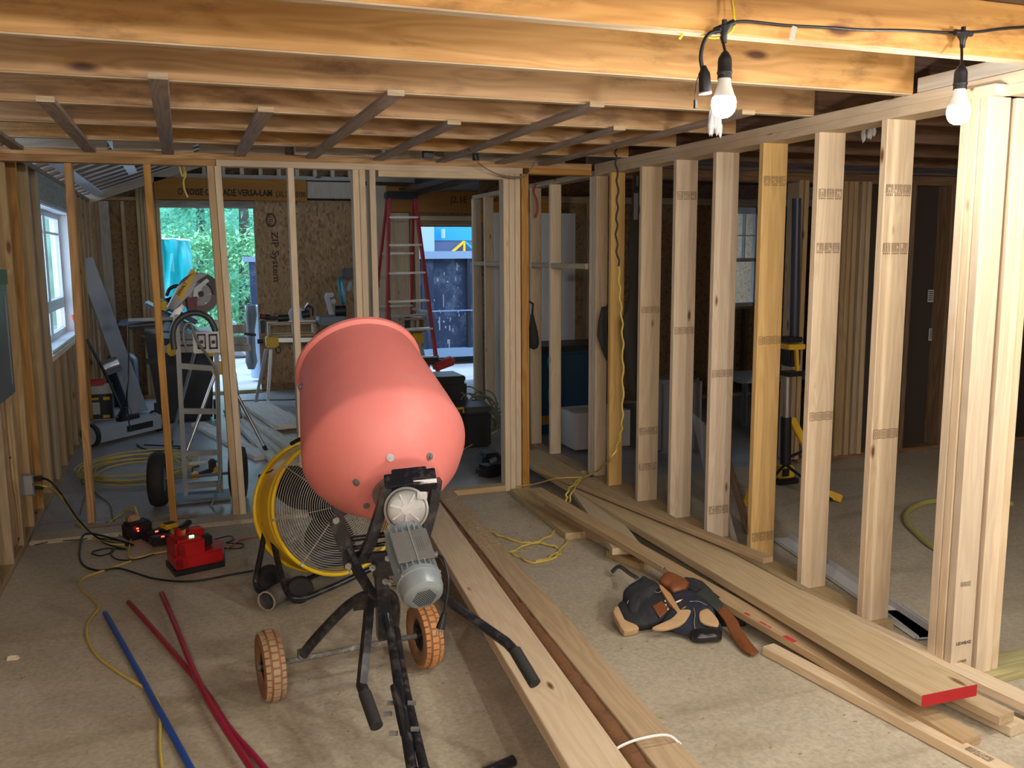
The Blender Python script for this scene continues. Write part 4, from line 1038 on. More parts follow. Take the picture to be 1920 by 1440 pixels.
# wood chip on the left, splinters
ch = thing('wood_chip', at(22, 1238, z=0), 'small torn wood chip on the floor at the far left', 'wood chip')
bm = bmesh.new(); c = at(24, 1233, z=.008); vs = [bm.verts.new(c+V(p)) for p in ((-.022, -.008, -.007), (.018, -.014, -.007), (.026, .004, -.007), (-.010, .010, -.007), (-.018, -.004, .008), (.012, -.010, .012), (.020, .002, .006), (-.008, .006, .010))]
for f_ in ((3, 2, 1, 0), (4, 5, 6, 7), (0, 1, 5, 4), (1, 2, 6, 5), (2, 3, 7, 6), (3, 0, 4, 7)): bm.faces.new([vs[i] for i in f_])
obj('chip', bm, PINE, ch)
bm = bmesh.new()
for i in range(900):
    if i < 330: x_, y_, z_ = 1.455+random.gauss(0, .035), random.uniform(4.2, 5.3), .107
    elif i < 640: x_, y_, z_ = random.uniform(1.6, 2.0), random.uniform(4.4, 5.5), .001
    else: x_, y_, z_ = random.uniform(-.85, 2.5), random.uniform(2.0, 5.4), .001
    if z_ > .05: x_ = 1.50+(y_-5.45)*.0716+random.uniform(-.05, .05)
    if z_ > .05: z_ = .105+(5.45-y_)*.0135
    s_ = random.uniform(.002, .007); a_ = random.uniform(0, 6.3)
    add_box(bm, (x_, y_, z_+s_*.2), (s_*1.8, s_, s_*.5), Matrix.Rotation(a_, 3, 'Z'))
o = obj('wood_shavings', bm, PINE_D); tag(o, 'pale wood shavings and crumbs scattered over beam and floor', 'sawdust', kind='stuff')
# ================================================================== PIPES, CORDS, TOOL BELT
PEXR = plain('red_pex', (.33, .012, .045), .35); PEXB = plain('blue_pex', (.012, .075, .38), .35)
def floor_path(pts, z=.008): return [at(p[0], p[1], z=(p[2] if len(p) > 2 else z)) for p in pts]
def simple(name, label, cat, pts, r, mat, group=None, smooth=6, seg=8, part='sheath'):
    t = thing(name, V((pts[0].x, pts[0].y, 0)), label, cat, group)
    tube(part, pts, r, mat, t, seg, smooth=smooth); return t
def hollow(name, label, pts, r, mat):
    t = thing(name, V((pts[0].x, pts[0].y, 0)), label, 'pipe'); P = smooth_path(pts, 8)
    tube('pipe_wall', P, r, mat, t, 14)
    d_ = (P[0]-P[1]).normalized(); bm = bmesh.new(); add_cyl(bm, P[0], P[0]+d_*.0015, r*.72, seg=12); obj('bore', bm, BLACK, t)
    return t
hollow('blue_pipe', 'straight blue plastic pipe lying on the floor at bottom left', floor_path([(197, 1150), (260, 1262), (357, 1440), (440, 1590)], .011), .0115, PEXB)
hollow('red_pipe', 'dark red plastic pipe whose far end is the left one of the crossing pair', floor_path([(241, 1129), (300, 1195), (380, 1290), (430, 1365), (497, 1442), (600, 1580)], .011), .0105, PEXR)
hollow('red_pipe', 'dark red plastic pipe crossing on top, its far end nearer the red charger', floor_path([(303, 1113), (330, 1175), (365, 1262), (400, 1330), (470, 1440), (560, 1580)], .033), .0115, PEXR)
# long yellow cord along the left floor
simple('extension_lead', 'yellow extension cord snaking down the left floor past the blue pipe', 'cord', floor_path([(245, 1052), (200, 1068), (158, 1083), (150, 1100), (172, 1122), (184, 1140), (165, 1168), (165, 1200), (185, 1232), (225, 1262), (268, 1288), (290, 1303), (300, 1330), (300, 1400), (305, 1450), (310, 1560)], .007), .0058, YCORD)
simple('extension_lead', 'yellow cord sagging from the wall outlet to the power strip on the floor', 'cord', [at(62, 908, y=5.40), at(85, 912, y=5.25), at(108, 925, z=.26), at(128, 950, z=.14), at(145, 975, z=.05), at(165, 1000, z=.012), at(200, 1018, z=.008), at(235, 1022, z=.008)], .0065, YCORD)
simple('extension_lead', 'thick black cord looping from the wall outlet across the floor to the fan', 'cord', [at(64, 896, y=5.40), at(90, 900, y=5.3), at(110, 920, z=.26), at(128, 947, z=.17), at(150, 978, z=.06), at(190, 1012, z=.014), at(250, 1022, z=.012), at(175, 985, z=.04), at(225, 966, z=.06), at(243, 990, z=.03), at(180, 990, z=.02), at(150, 1020, z=.008), at(150, 1052, z=.008), at(180, 1070, z=.008), at(225, 1066, z=.008), at(290, 1085, z=.008), at(360, 1090, z=.008), at(430, 1078, z=.008), at(475, 1070, z=.008)][:7]+[at(165, 1000, z=.03), at(150, 1030, z=.008), at(155, 1058, z=.008), at(185, 1070, z=.008), at(225, 1066, z=.008), at(290, 1085, z=.008), at(360, 1090, z=.008), at(430, 1078, z=.008), at(475, 1070, z=.008)], .0055, BLACK)
simple('extension_lead', 'black cord coiled in small loops in front of the power strip', 'cord', floor_path([(215, 975), (190, 985), (178, 1003), (200, 1020), (236, 1030), (205, 1028), (178, 1033), (173, 1038), (190, 1042), (210, 1035), (214, 1028), (208, 1040), (225, 1050), (260, 1048), (300, 1036), (340, 1030), (370, 1030)]), .0042, BLACK)
simple('extension_lead', 'yellow cord lying from the partition foot into the power strip', 'cord', floor_path([(140, 980), (160, 990), (195, 985), (225, 965), (245, 955), (255, 965), (250, 985), (246, 1010), (243, 1045), (290, 1038), (340, 1028)], .01), .0052, YCORD)
simple('extension_lead', 'short yellow cord arching up behind the power strip', 'cord', [at(232, 960, z=.02), at(240, 952, z=.07), at(252, 950, z=.09), at(258, 965, z=.05)], .0052, YCORD)
simple('extension_lead', 'thin brown cord crossing the dusty floor by the left wall', 'cord', floor_path([(65, 1022), (100, 1015), (150, 1012), (175, 1008), (230, 1015)]), .004, plain('brown_cord', (.10, .06, .03), .7))
simple('extension_lead', 'dusty cord with a loop beside the leftmost partition stud', 'cord', floor_path([(150, 965), (160, 930), (165, 912), (153, 905), (158, 897), (180, 925), (205, 945), (212, 975), (225, 1005)]), .004, plain('dusty_cord', (.2, .15, .09), .7))
simple('extension_lead', 'thin orange cord running from the charger toward the fan', 'cord', floor_path([(425, 1030), (455, 1012), (490, 1006)]), .004, plain('orange_cord', (.5, .1, .03), .6))
simple('extension_lead', 'black cord making a small loop behind the red charger', 'cord', floor_path([(400, 1012), (430, 1005), (438, 1012), (425, 1018), (455, 1020), (450, 1028), (420, 1028)]), .0035, BLACK)
# coil of yellow cord in the garage beyond the partition
yc2 = thing('cord_coil', at(250, 880, z=0), 'loose coil of yellow cord on the garage floor between two partition studs', 'cord')
for k in range(8):
    pts = []
    c = at(262, 884, z=.008); rx, ry = .30+.02*k, .16+.035*(k % 4)
    for j in range(14):
        a_ = 2*PI*j/14; pts.append(c+V((rx*math.cos(a_)+random.uniform(-.02, .02), ry*1.9*math.sin(a_)+random.uniform(-.03, .03)+.05*(k % 3), .004+.006*k)))
    tube('cord_turn', pts, .0052, YCORD, yc2, 6, smooth=4, closed=True)
# hanging wavy extension cord on the right wall and its tangle on the floor
hc = thing('extension_lead', at(1156, 330, y=4.9), 'wavy yellow extension cord hanging in front of the studs and snaking over the boards', 'cord')
def wavy(pts, amp, n): 
    P = smooth_path(pts, n); out = []
    for i, p in enumerate(P): out.append(p+_r*(amp*math.sin(i*1.9))+_u*(amp*.4*math.cos(i*1.3)))
    return out
up_ = [at(1154, 276, y=4.9), at(1155, 300, y=4.9), at(1158, 350, y=4.9), at(1157, 400, y=4.9), at(1156, 450, y=4.9), at(1160, 500, y=4.9)]
tube('dark_upper_cord', wavy(up_, .006, 5), .0058, plain('dark_cord', (.03, .03, .02), .6), hc, 8, smooth=2)
dn = [at(1160, 500, y=4.9), at(1163, 560, y=4.9), at(1167, 620, y=4.88), at(1168, 700, y=4.85), at(1167, 780, y=4.8), at(1162, 820, y=4.7), at(1145, 860, y=4.6), at(1115, 885, z=.16), at(1085, 900, z=.17), at(1064, 922, z=.16), at(1062, 945, z=.09), at(1050, 985, z=.012), at(1020, 1010, z=.008), at(985, 1018, z=.008), at(940, 1005, z=.012), at(915, 996, z=.012), at(912, 1012, z=.008), at(930, 1025, z=.008), at(965, 1040, z=.008), at(1000, 1055, z=.008), at(1040, 1045, z=.008), at(1050, 1030, z=.008), at(1030, 1022, z=.012), at(1000, 1018, z=.014), at(955, 1035, z=.012)]
tube('cord', wavy(dn, .006, 6), .0058, YCORD, hc, 8, smooth=2)
dn2 = [at(1090, 895, z=.17), at(1070, 930, z=.14), at(1068, 960, z=.02), at(1072, 990, z=.008), at(1060, 1020, z=.008), at(1030, 1045, z=.008), at(1005, 1052, z=.014)]
tube('cord', wavy(dn2, .005, 6), .0058, YCORD, hc, 8, smooth=2)
simple('extension_lead', 'thin yellow cord from the door post across the boards', 'cord', [at(945, 905, z=.01), at(960, 912, z=.02), at(1000, 908, z=.06), at(1045, 897, z=.16), at(1090, 895, z=.175)], .0045, YCORD)
simple('extension_lead', 'yellow cord beyond the drum leading to the tool boxes', 'cord', [at(865, 845, z=.02), at(900, 825, z=.05), at(932, 808, z=.1)], .005, YCORD)
# ------------------------------------------------------------------ red battery charger
CR = plain('charger_red', (.50, .008, .012), .35); LEDG = emit('green_led', (.1, 1, .3), 2); LEDR = emit('red_led', (1, .05, .03), 1.5)
cg = thing('battery_charger', at(368, 1070, z=0), 'red six-bay battery charger with black base and green light on the floor', 'charger')
c = at(372, 1062, z=0); th = .30
Rz = Matrix.Rotation(th, 3, 'Z'); Q = lambda x, y, z: c+Rz@V((x, y, z))
bm = bmesh.new()
add_prism(bm, [Q(x, y, .0) for x, y in ((-.145, -.09), (.11, -.09), (.165, .07), (.12, .12), (-.13, .12))], (0, 0, .028)); obj('base', bm, BLACK, cg)
bm = bmesh.new()
add_prism(bm, [Q(x, y, .028) for x, y in ((-.14, -.08), (.105, -.08), (.155, .07), (.115, .11), (-.125, .11))], (0, 0, .07)); bmesh.ops.bevel(bm, geom=list(bm.edges), offset=.008, segments=2, affect='EDGES')
add_box(bm, Q(-.055, .01, .125), (.15, .17, .10), Rz, .014); obj('housing', bm, CR, cg)
bm = bmesh.new(); add_box(bm, Q(-.07, .045, .188), (.045, .06, .05), Rz, .008); add_box(bm, Q(.01, .06, .17), (.08, .07, .05), Rz, .010); obj('rear_dock', bm, CR, cg)
bm = bmesh.new(); add_beam(bm, Q(-.075, .03, .205), Q(-.01, .06, .232), .03, .028, bev=.006); obj('carry_handle', bm, BLACK, cg)
bm = bmesh.new(); add_box(bm, Q(.055, .03, .125), (.055, .055, .06), Rz, .008); obj('battery', bm, BLACK, cg)
bm = bmesh.new()
for k in range(6): add_box(bm, Q(-.105+.0, -.0765, .10+.010*k), (.04, .004, .004), Rz)
for k in range(5): add_box(bm, Q(-.12, -.0865, .045+.009*k), (.035, .004, .003), Rz)
obj('vent', bm, plain('vent_dark', (.2, .0, .0), .6), cg)
bm = bmesh.new(); P = at(371, 1002, z=0); add_box(bm, Q(-.035, -.03, .178), (.022, .012, .008), Rz); obj('green_light', bm, LEDG, cg)
lettering('MILW', Q(.128, -.02, .045), Rz@V((.3, 1, 0)), (0, 0, 1), .03, WHITE, cg, width=.05)
# power strip with yellow black chargers
ps = thing('power_strip', at(255, 1010, z=0), 'black outlet box with red lights in the tangle of cords', 'power strip')
c = at(258, 1008, z=.0)
bm = bmesh.new(); add_box(bm, c+V((0, 0, .05)), (.14, .10, .10), Matrix.Rotation(.5, 3, 'Z'), .012); obj('outlet_box', bm, BLACK, ps)
bm = bmesh.new(); add_box(bm, c+V((-.02, .01, .115)), (.07, .05, .04), Matrix.Rotation(.5, 3, 'Z'), .008); obj('cord_plug', bm, plain('brown_plug', (.35, .22, .12), .6), ps)
bm = bmesh.new(); q = at(258, 991, d=(c-CAM).dot(_f)-.075); add_box(bm, q, (.012, .004, .008)); add_box(bm, q+V((.002, 0, -.014)), (.010, .004, .006)); obj('red_light', bm, LEDR, ps)
bm = bmesh.new(); add_box(bm, c+V((.045, -.055, .07)), (.05, .03, .05), Matrix.Rotation(.5, 3, 'Z'), .006); add_box(bm, c+V((-.04, -.06, .06)), (.05, .03, .05), Matrix.Rotation(.5, 3, 'Z'), .006); obj('cord_plug', bm, BLACK, ps)
for i, (px, py, lab) in enumerate(((302, 1008, 'yellow and black charger with red light, right behind the outlet box'), (318, 1018, 'black and yellow charger next to the red charger'))):
    t = thing('tool_charger', at(px, py, z=0), lab, 'charger'); c = at(px, py+3, z=0); Rz = Matrix.Rotation(.55-.3*i, 3, 'Z')
    bm = bmesh.new(); add_box(bm, c+V((-.02, 0, .035)), (.17, .075, .05), Rz, .012); obj('housing', bm, BLACK, t)
    bm = bmesh.new(); add_box(bm, c+Rz@V((.055, 0, .068)), (.085, .07, .03), Rz, .008); obj('battery', bm, YEL, t)
    bm = bmesh.new(); add_box(bm, c+Rz@V((.058, -.002, .083)), (.06, .05, .006), Rz, .002); obj('battery_face', bm, BLACK, t)
    bm = bmesh.new(); add_box(bm, c+Rz@V((-.04, -.03, .062)), (.016, .006, .006), Rz); obj('red_light', bm, LEDR, t)
# wall outlet box, panel
ob = thing('outlet_box', at(50, 905, x=XL+.01), 'grey metal outlet box on a left wall stud with cords plugged in', 'outlet')
c = at(48, 906, x=XL-.02); bm = bmesh.new(); add_box(bm, c+V((0, -.03, 0)), (.09, .07, .11), bev=.003); obj('box', bm, GALV, ob)
bm = bmesh.new(); add_box(bm, c+V((.05, -.03, 0)), (.006, .085, .13), bev=.002); obj('face_plate', bm, ALUD, ob)
bm = bmesh.new(); add_box(bm, c+V((.075, -.04, .03)), (.05, .035, .03), bev=.006); add_box(bm, c+V((.075, -.04, -.02)), (.05, .035, .03), bev=.006); obj('plug', bm, BLACK, ob)
ep = thing('electrical_panel', at(12, 620, x=XL+.03), 'dark grey electrical panel edge with green top on the left wall', 'electrical panel')
PG = plain('panel_grey', (.12, .14, .15), .4, .3); GRN = plain('green_board', (.09, .20, .12), .7)
bm = bmesh.new(); add_box(bm, (XL+.0, 4.97, 1.19), (.08, .66, .58), bev=.004); obj('cabinet', bm, PG, ep)
bm = bmesh.new(); add_box(bm, (XL+.042, 4.97, 1.19), (.006, .58, .50), bev=.002); add_box(bm, (XL+.046, 5.2, 1.19), (.01, .02, .46)); obj('cabinet_door', bm, PG, ep)
bm = bmesh.new(); add_box(bm, (XL+.0, 4.98, 1.505), (.09, .68, .075)); obj('top_board', bm, GRN, ep)
lc = thing('wall_cable', (XL+.01, 5.0, .5), 'thin brown cable stapled down the stud below the electrical panel', 'cable')
tube('cable', [at(7, 742, x=XL+.006), at(12, 790, x=XL+.006), at(18, 858, x=XL+.008), at(22, 900, x=XL+.006), at(30, 950, x=XL+.006), at(35, 1010, x=XL+.006), at(31, 1028, x=XL+.006)], .0035, plain('cable_brown', (.28, .13, .05), .6), lc, 6, smooth=5)
for py in (858, 1010): box('staple', at(19 if py < 900 else 35, py, x=XL+.012), (.006, .022, .008), BLACK, lc)
# ------------------------------------------------------------------ tool belt
CANV = plain('black_canvas', (.016, .017, .022), .8, dirt=.25, dcol=(.12, .12, .13), scale=12, bump=.6)
LEATH = plain('brown_leather', (.20, .065, .022), .5, dirt=.4, dcol=(.10, .03, .01), scale=14, bump=.4)
TAN = plain('tan_suede', (.50, .33, .17), .85, dirt=.4, dcol=(.33, .2, .1), scale=14)
tbx = thing('tool_belt', at(1285, 1150, z=0), 'black canvas tool belt with brown leather straps and tan trimmed pouches, lying in a heap', 'tool belt')
def strap(name, pts, w_, t_, mat, nrm=V((0, 0, 1)), n=7, parent=None):
    P = smooth_path(pts, n); bm = bmesh.new(); prev = None
    for i, p in enumerate(P):
        tg = (P[min(i+1, len(P)-1)]-P[max(i-1, 0)]).normalized(); s_ = tg.cross(nrm).normalized(); n_ = s_.cross(tg)
        row = [bm.verts.new(p+s_*w_*a_+n_*t_*b2) for a_, b2 in ((-.5, -.5), (.5, -.5), (.5, .5), (-.5, .5))]
        if prev: [bm.faces.new((prev[k], prev[(k+1) % 4], row[(k+1) % 4], row[k])) for k in range(4)]
        else: bm.faces.new(row)
        prev = row
    bm.faces.new(list(reversed(prev))); bmesh.ops.recalc_face_normals(bm, faces=bm.faces)
    return obj(name, bm, mat, parent or tbx, smooth=True, ang=.8)
def heap(x, y, lift=0):
    px, py = 1120+x/6, 1020+y/6
    z = .012+max(0, (1197-py))/127*.15
    return at(px, py, z=z)-_f*lift
def pouch(name, poly, lift, thick, puff, mat, parent=None, seed=0, n=3):
    """soft piece of the heap: front outline, puffed middle, thickness towards the floor behind"""
    P = [heap(x, y, lift) for x, y in poly]
    c = sum(P, V((0, 0, 0)))/len(P)
    nrm = V((0, 0, 0))
    for a_, b_ in zip(P, P[1:]+P[:1]): nrm += (a_-c).cross(b_-c)
    nrm.normalize()
    if nrm.dot(_f) > 0: nrm = -nrm
    # smooth the outline
    if n > 1: P = smooth_path(P, n, True)
    rn = random.Random(seed); bm = bmesh.new(); N_ = len(P)
    def ring(k, out, jit=0): return [bm.verts.new(c+(p-c)*k+nrm*(out+jit*math.sin(i*1.3+seed)*.5+rn.uniform(-jit, jit)*.3)) for i, p in enumerate(P)]
    back = (_f*.5+V((0, 0, -.8))).normalized()
    rings = [[bm.verts.new(p*1+back*thick) for p in P], ring(1.0, -.002), ring(.97, puff*.25), ring(.85, puff*.7, puff*.12), ring(.6, puff*.95, puff*.2), ring(.3, puff, puff*.2)]
    for A_, B_ in zip(rings, rings[1:]):
        for k in range(N_): bm.faces.new((A_[k], A_[(k+1) % N_], B_[(k+1) % N_], B_[k]))
    bm.faces.new(rings[-1]); bm.faces.new(list(reversed(rings[0])))
    bmesh.ops.recalc_face_normals(bm, faces=bm.faces)
    for v_ in bm.verts: v_.co.z = max(v_.co.z, .003)
    return obj(name, bm, mat, parent or tbx, smooth=True, ang=1.0)
SEAM = plain('seam_thread', (.35, .3, .24), .8)
TANE = plain('tan_edge', (.45, .25, .11), .7)
DENIM = plain('dark_denim', (.014, .018, .032), .85, dirt=.3, dcol=(.09, .10, .12), scale=20, bump=.6)
WEBG = plain('dark_green_web', (.03, .035, .03), .7)
pouch('right_pouch', [(830, 560), (1000, 520), (1180, 590), (1310, 700), (1340, 850), (1400, 930), (1370, 1020), (1100, 1050), (950, 1015), (720, 910), (780, 780), (800, 640)], .0, .10, .035, DENIM, seed=1)
pouch('left_pouch', [(225, 690), (300, 630), (450, 600), (640, 530), (780, 560), (870, 720), (720, 850), (560, 905), (460, 920), (310, 865)], .01, .09, .02, CANV, seed=2)
pouch('tan_trim', [(172, 750), (225, 685), (300, 850), (450, 915), (440, 950), (300, 978), (235, 880)], .012, .03, .006, TAN, seed=3, n=2)
ip = pouch('inner_pouch', [(275, 540), (310, 480), (470, 375), (520, 350), (590, 395), (690, 440), (690, 500), (600, 580), (500, 650), (440, 740), (350, 735), (300, 620)], .045, .09, .03, CANV, seed=4)
pouch('pouch_opening', [(490, 360), (520, 345), (600, 410), (670, 450), (650, 500), (560, 450)], .082, .004, .0, BLACK, ip, seed=5, n=2)
pouch('red_brown_patch', [(340, 520), (380, 470), (480, 400), (505, 440), (420, 520), (365, 570)], .079, .004, .002, plain('red_brown', (.12, .035, .025), .6, dirt=.5, dcol=(.3, .25, .22), scale=60), ip, seed=6, n=2)
pouch('leather_patch', [(590, 660), (700, 600), (790, 690), (680, 790)], .058, .004, .003, LEATH, seed=7, n=1)
pouch('tan_band', [(590, 898), (650, 865), (800, 795), (890, 700), (960, 655), (1015, 660), (1015, 730), (950, 830), (850, 880), (720, 912)], .068, .012, .004, TAN, seed=8)
pouch('tan_edge', [(628, 378), (690, 420), (790, 510), (895, 690), (865, 718), (760, 590), (690, 475)], .078, .02, .0, TANE, seed=9, n=1)
pouch('small_pocket', [(860, 590), (920, 545), (1000, 610), (960, 660), (890, 690)], .05, .03, .008, CANV, seed=10, n=2)
pouch('tan_panel', [(1102, 710), (1150, 680), (1210, 680), (1310, 800), (1305, 865), (1240, 860), (1150, 835), (1105, 790)], .085, .008, .004, TAN, seed=11)
pouch('tape_holder', [(1035, 940), (1180, 925), (1340, 908), (1370, 1030), (1250, 1050), (1100, 1056), (1045, 1010)], .05, .05, .02, plain('black_vinyl', (.015, .015, .018), .28), seed=12, n=2)
pouch('back_pad', [(960, 480), (1000, 385), (1190, 430), (1330, 570), (1500, 690), (1700, 820), (1690, 870), (1420, 860), (1300, 700), (1180, 590)], -.03, .05, .01, CANV, seed=13, n=2)
lk = pouch('leather_buckle', [(675, 385), (720, 310), (785, 288), (880, 320), (960, 365), (1005, 400), (960, 465), (830, 505), (775, 450), (735, 430)], .06, .03, .014, LEATH, seed=14, n=2)
for q_ in ((855, 370), (975, 375)):
    P = heap(*q_, .078); bm = bmesh.new(); add_cyl(bm, P, P-_f*.004, .005, seg=10); obj('buckle_hole', bm, BLACK, lk)
pouch('webbing', [(1068, 522), (1190, 438), (1290, 530), (1392, 645), (1322, 722), (1200, 610)], .055, .006, .004, WEBG, seed=15, n=1)
ls = pouch('leather_strap', [(1320, 722), (1390, 650), (1480, 740), (1550, 830), (1600, 960), (1700, 1080), (1780, 1168), (1760, 1190), (1700, 1206), (1600, 1150), (1520, 1060), (1450, 930), (1390, 810)], .05, .006, .0, LEATH, seed=16, n=1)
for q_ in ((1385, 715), (1432, 768), (1475, 832), (1513, 898), (1550, 966), (1600, 1030)):
    P = heap(*q_, .050); bm = bmesh.new(); add_cyl(bm, P, P-_f*.003, .0036, seg=10); obj('strap_hole', bm, BLACK, ls)
for q_ in ((733, 598), (740, 640), (762, 686)):
    P = heap(*q_, .068); bm = bmesh.new(); add_cyl(bm, P, P-_f*.004, .0045, seg=12); obj('rivet', bm, STEEL, tbx)
for pts in ([(1045, 670), (1060, 740), (1050, 830), (1065, 920)], [(1000, 600), (1100, 600), (1190, 640)], [(470, 370), (540, 440), (640, 500), (690, 480)], [(320, 510), (325, 570), (310, 620)]):
    tube('seam', [heap(x, y, .08 if x < 700 else .075) for x, y in pts], .0014, SEAM, tbx, 5, smooth=4)
tube('d_ring', [at(1402, 1158, z=.06), at(1400, 1170, z=.03), at(1407, 1173, z=.03), at(1410, 1158, z=.06)], .0025, STEEL, tbx, 6, smooth=4)
tube('d_ring', [at(1241, 1070, z=.17), at(1243, 1064, z=.18), at(1249, 1066, z=.18), at(1247, 1072, z=.17)], .0022, STEEL, tbx, 6, smooth=4)
pe_ = thing('marker_pen', at(1266, 1120, z=.15), 'small white marker with red tip stuck in the tool belt', 'pen')
cyl('pen_body', heap(850, 610, .075), heap(900, 585, .078), .0035, WHITE, pe_, seg=10); cyl('pen_tip', heap(900, 585, .078), heap(920, 574, .079), .003, plain('pen_red', (.7, .05, .05), .5), pe_, seg=10)
pb = thing('pry_bar', at(1160, 1070, z=0), 'bent steel pry bar claw sticking out of the tool belt on the left', 'pry bar')
strap('bar', [at(1195, 1084, z=.10), at(1180, 1075, z=.075), at(1164, 1063, z=.06), at(1156, 1064, z=.055), at(1147, 1073, z=.03)], .018, .010, plain('dark_steel', (.12, .12, .11), .35, .8), nrm=V((-.3, -.3, .9)), parent=pb)
# ================================================================== GARAGE CONTENTS
def A(px, py, y): return at(px, py, y=y)
GREYP = plain('grey_plastic', (.16, .18, .21), .5); BLUEG = plain('blue_grey_plastic', (.045, .07, .11), .45)
REDL = plain('red_fibreglass', (.42, .03, .03), .45); TEAL = plain('teal_plastic', (.02, .22, .27), .4); PALEG = plain('pale_grey', (.45, .47, .5), .5)
# ---- red step ladder
ld = thing('step_ladder', (2.2, 9.5, 0), 'red fibreglass step ladder with black top cap standing beside the right door opening', 'ladder')
tl, tr_ = A(729, 372, 9.65), A(778, 372, 9.65)
bl, br = V((at(722, 790, z=0).x, 9.05, 0)), V((at(826, 770, z=0).x, 9.05, 0)); bl.x = 1.90; br.x = 2.50
for a, b_ in ((bl, tl), (br, tr_)):
    bm = bmesh.new(); add_beam(bm, a, b_, .028, .075, up=(0, 1, 0)); obj('front_rail', bm, REDL, ld)
rl, rr2 = V((1.93, 10.35, 0)), V((2.47, 10.35, 0))
for a, b_ in ((rl, tl+V((0, .08, 0))), (rr2, tr_+V((0, .08, 0)))):
    bm = bmesh.new(); add_beam(bm, a, b_, .025, .05, up=(0, 1, 0)); obj('rear_rail', bm, REDL, ld)
for k in range(7):
    t_ = (.04+.30*k)/2.25; a = bl.lerp(tl, t_+.09); b_ = br.lerp(tr_, t_+.09); bm = bmesh.new(); add_beam(bm, a, b_, .085, .022, bev=.002); obj('step', bm, ALU, ld)
    if k % 2: 
        a = rl.lerp(tl, t_+.05); b_ = rr2.lerp(tr_, t_+.05); bm = bmesh.new(); add_beam(bm, a, b_, .02, .02); obj('rear_brace', bm, ALU, ld)
bm = bmesh.new(); add_box(bm, (tl+tr_)/2+V((0, .04, .03)), (.34, .16, .085), bev=.012); obj('top_cap', bm, BLACK, ld)
for a, b_ in ((bl, rl), (br, rr2)):
    bm = bmesh.new(); add_beam(bm, a.lerp(tl if a is bl else tr_, .45), b_.lerp(tl if a is bl else tr_, .45), .006, .025, up=(0, 0, 1)); obj('spreader', bm, ALU, ld)
# ---- leaning grey board
lb = board('leaning_panel', at(262, 773, z=.01), at(158, 486, y=10.2), .16, .05, plain('primed_board', (.42, .46, .52), .6), None, up=(.2, -1, .25), c=.002)
tag(lb, 'long primed grey board leaning in the garage left corner', 'board')
# ---- cardboardish box with black label, jug, red thing
bx = thing('product_box', at(190, 785, z=0), 'black and white labelled box with a red lid item on top by the left wall', 'box')
c = at(190, 788, z=0)+V((0, .12, 0)); bm = bmesh.new(); add_box(bm, c+V((0, 0, .17)), (.22, .22, .34), bev=.004); obj('carton', bm, plain('white_carton', (.5, .5, .5), .7), bx)
bm = bmesh.new(); add_box(bm, c+V((0, -.002, .135)), (.222, .222, .25)); obj('label', bm, BLACK, bx)
bm = bmesh.new(); add_box(bm, c+V((-.05, -.115, .12)), (.09, .004, .12)); obj('label_panel', bm, PALEG, bx)
bm = bmesh.new(); add_box(bm, c+V((.06, -.115, .215)), (.06, .004, .03)); add_box(bm, c+V((-.05, -.115, .215)), (.08, .004, .02)); add_box(bm, c+V((.05, -.115, .035)), (.06, .004, .03)); obj('label_band', bm, YEL, bx)
bm = bmesh.new(); add_box(bm, c+V((-.02, 0, .365)), (.13, .12, .05), bev=.01); obj('lid', bm, plain('red_lid', (.5, .02, .02), .5), bx)
sc_ = thing('steel_duct', A(200, 690, 9.7), 'shiny round metal duct piece behind the labelled box', 'duct')
bm = bmesh.new(); add_lathe(bm, A(193, 692, 9.7), (1, .1, .35), [(0, .07), (0, .076), (.16, .076), (.16, .07)], 24, close=True); obj('duct_wall', bm, STEEL, sc_, smooth=True, ang=.6)
tk = thing('dark_canister', at(232, 770, z=0)+V((0, .5, 0)), 'dark blue canister standing behind the leaning grey board', 'canister')
bm = bmesh.new(); q = at(230, 770, z=0)+V((0, .4, 0)); add_lathe(bm, q, (0, 0, 1), [(0, 0), (0, .15), (.02, .16), (.50, .16), (.56, .12), (.60, .05), (.60, 0)], 28); obj('tank', bm, plain('navy', (.02, .04, .07), .4), tk, smooth=True, ang=.6)
bm = bmesh.new(); add_lathe(bm, q+V((0, 0, .60)), (0, 0, 1), [(0, .05), (.04, .05), (.05, .035), (.05, 0)], 16); obj('cap', bm, BLACK, tk, smooth=True, ang=.6)
# ---- magnetic sweeper
ms = thing('magnetic_sweeper', at(228, 825, z=0), 'long grey magnetic sweeper bar on two wheels with a black push handle', 'sweeper')
a, b_ = at(172, 838, z=0), at(296, 808, z=0); a.z = b_.z = .10; dr = (b_-a).normalized()
bm = bmesh.new(); add_beam(bm, a+dr*.03, b_-dr*.02, .16, .13, bev=.006); obj('magnet_bar', bm, plain('sweeper_grey', (.36, .39, .42), .45), ms)
bm = bmesh.new(); fr_ = V((dr.y, -dr.x, 0)); add_beam(bm, a.lerp(b_, .42)+fr_*.082, a.lerp(b_, .82)+fr_*.082, .004, .055); obj('label', bm, BLACK, ms)
for p in (a, b_):
    bm = bmesh.new(); add_lathe(bm, p, dr, [(-.018, .08), (-.018, .10), (.018, .10), (.018, .08)], 32, close=True); wh = obj('wheel', bm, BLACKF, ms, smooth=True, ang=.7)
    bm = bmesh.new(); add_cyl(bm, p-dr*.012, p+dr*.012, .082, seg=28); obj('wheel_disc', bm, PALEG, wh, smooth=True, ang=.6)
bm = bmesh.new(); m_ = a.lerp(b_, .52); add_beam(bm, m_-dr*.09+V((0, 0, .08)), m_+dr*.13+V((0, 0, .08)), .06, .035, bev=.004); add_beam(bm, m_-dr*.06+V((0, 0, .10)), m_+dr*.0+V((0, 0, .17)), .05, .05, bev=.006); obj('handle_mount', bm, BLACK, ms)
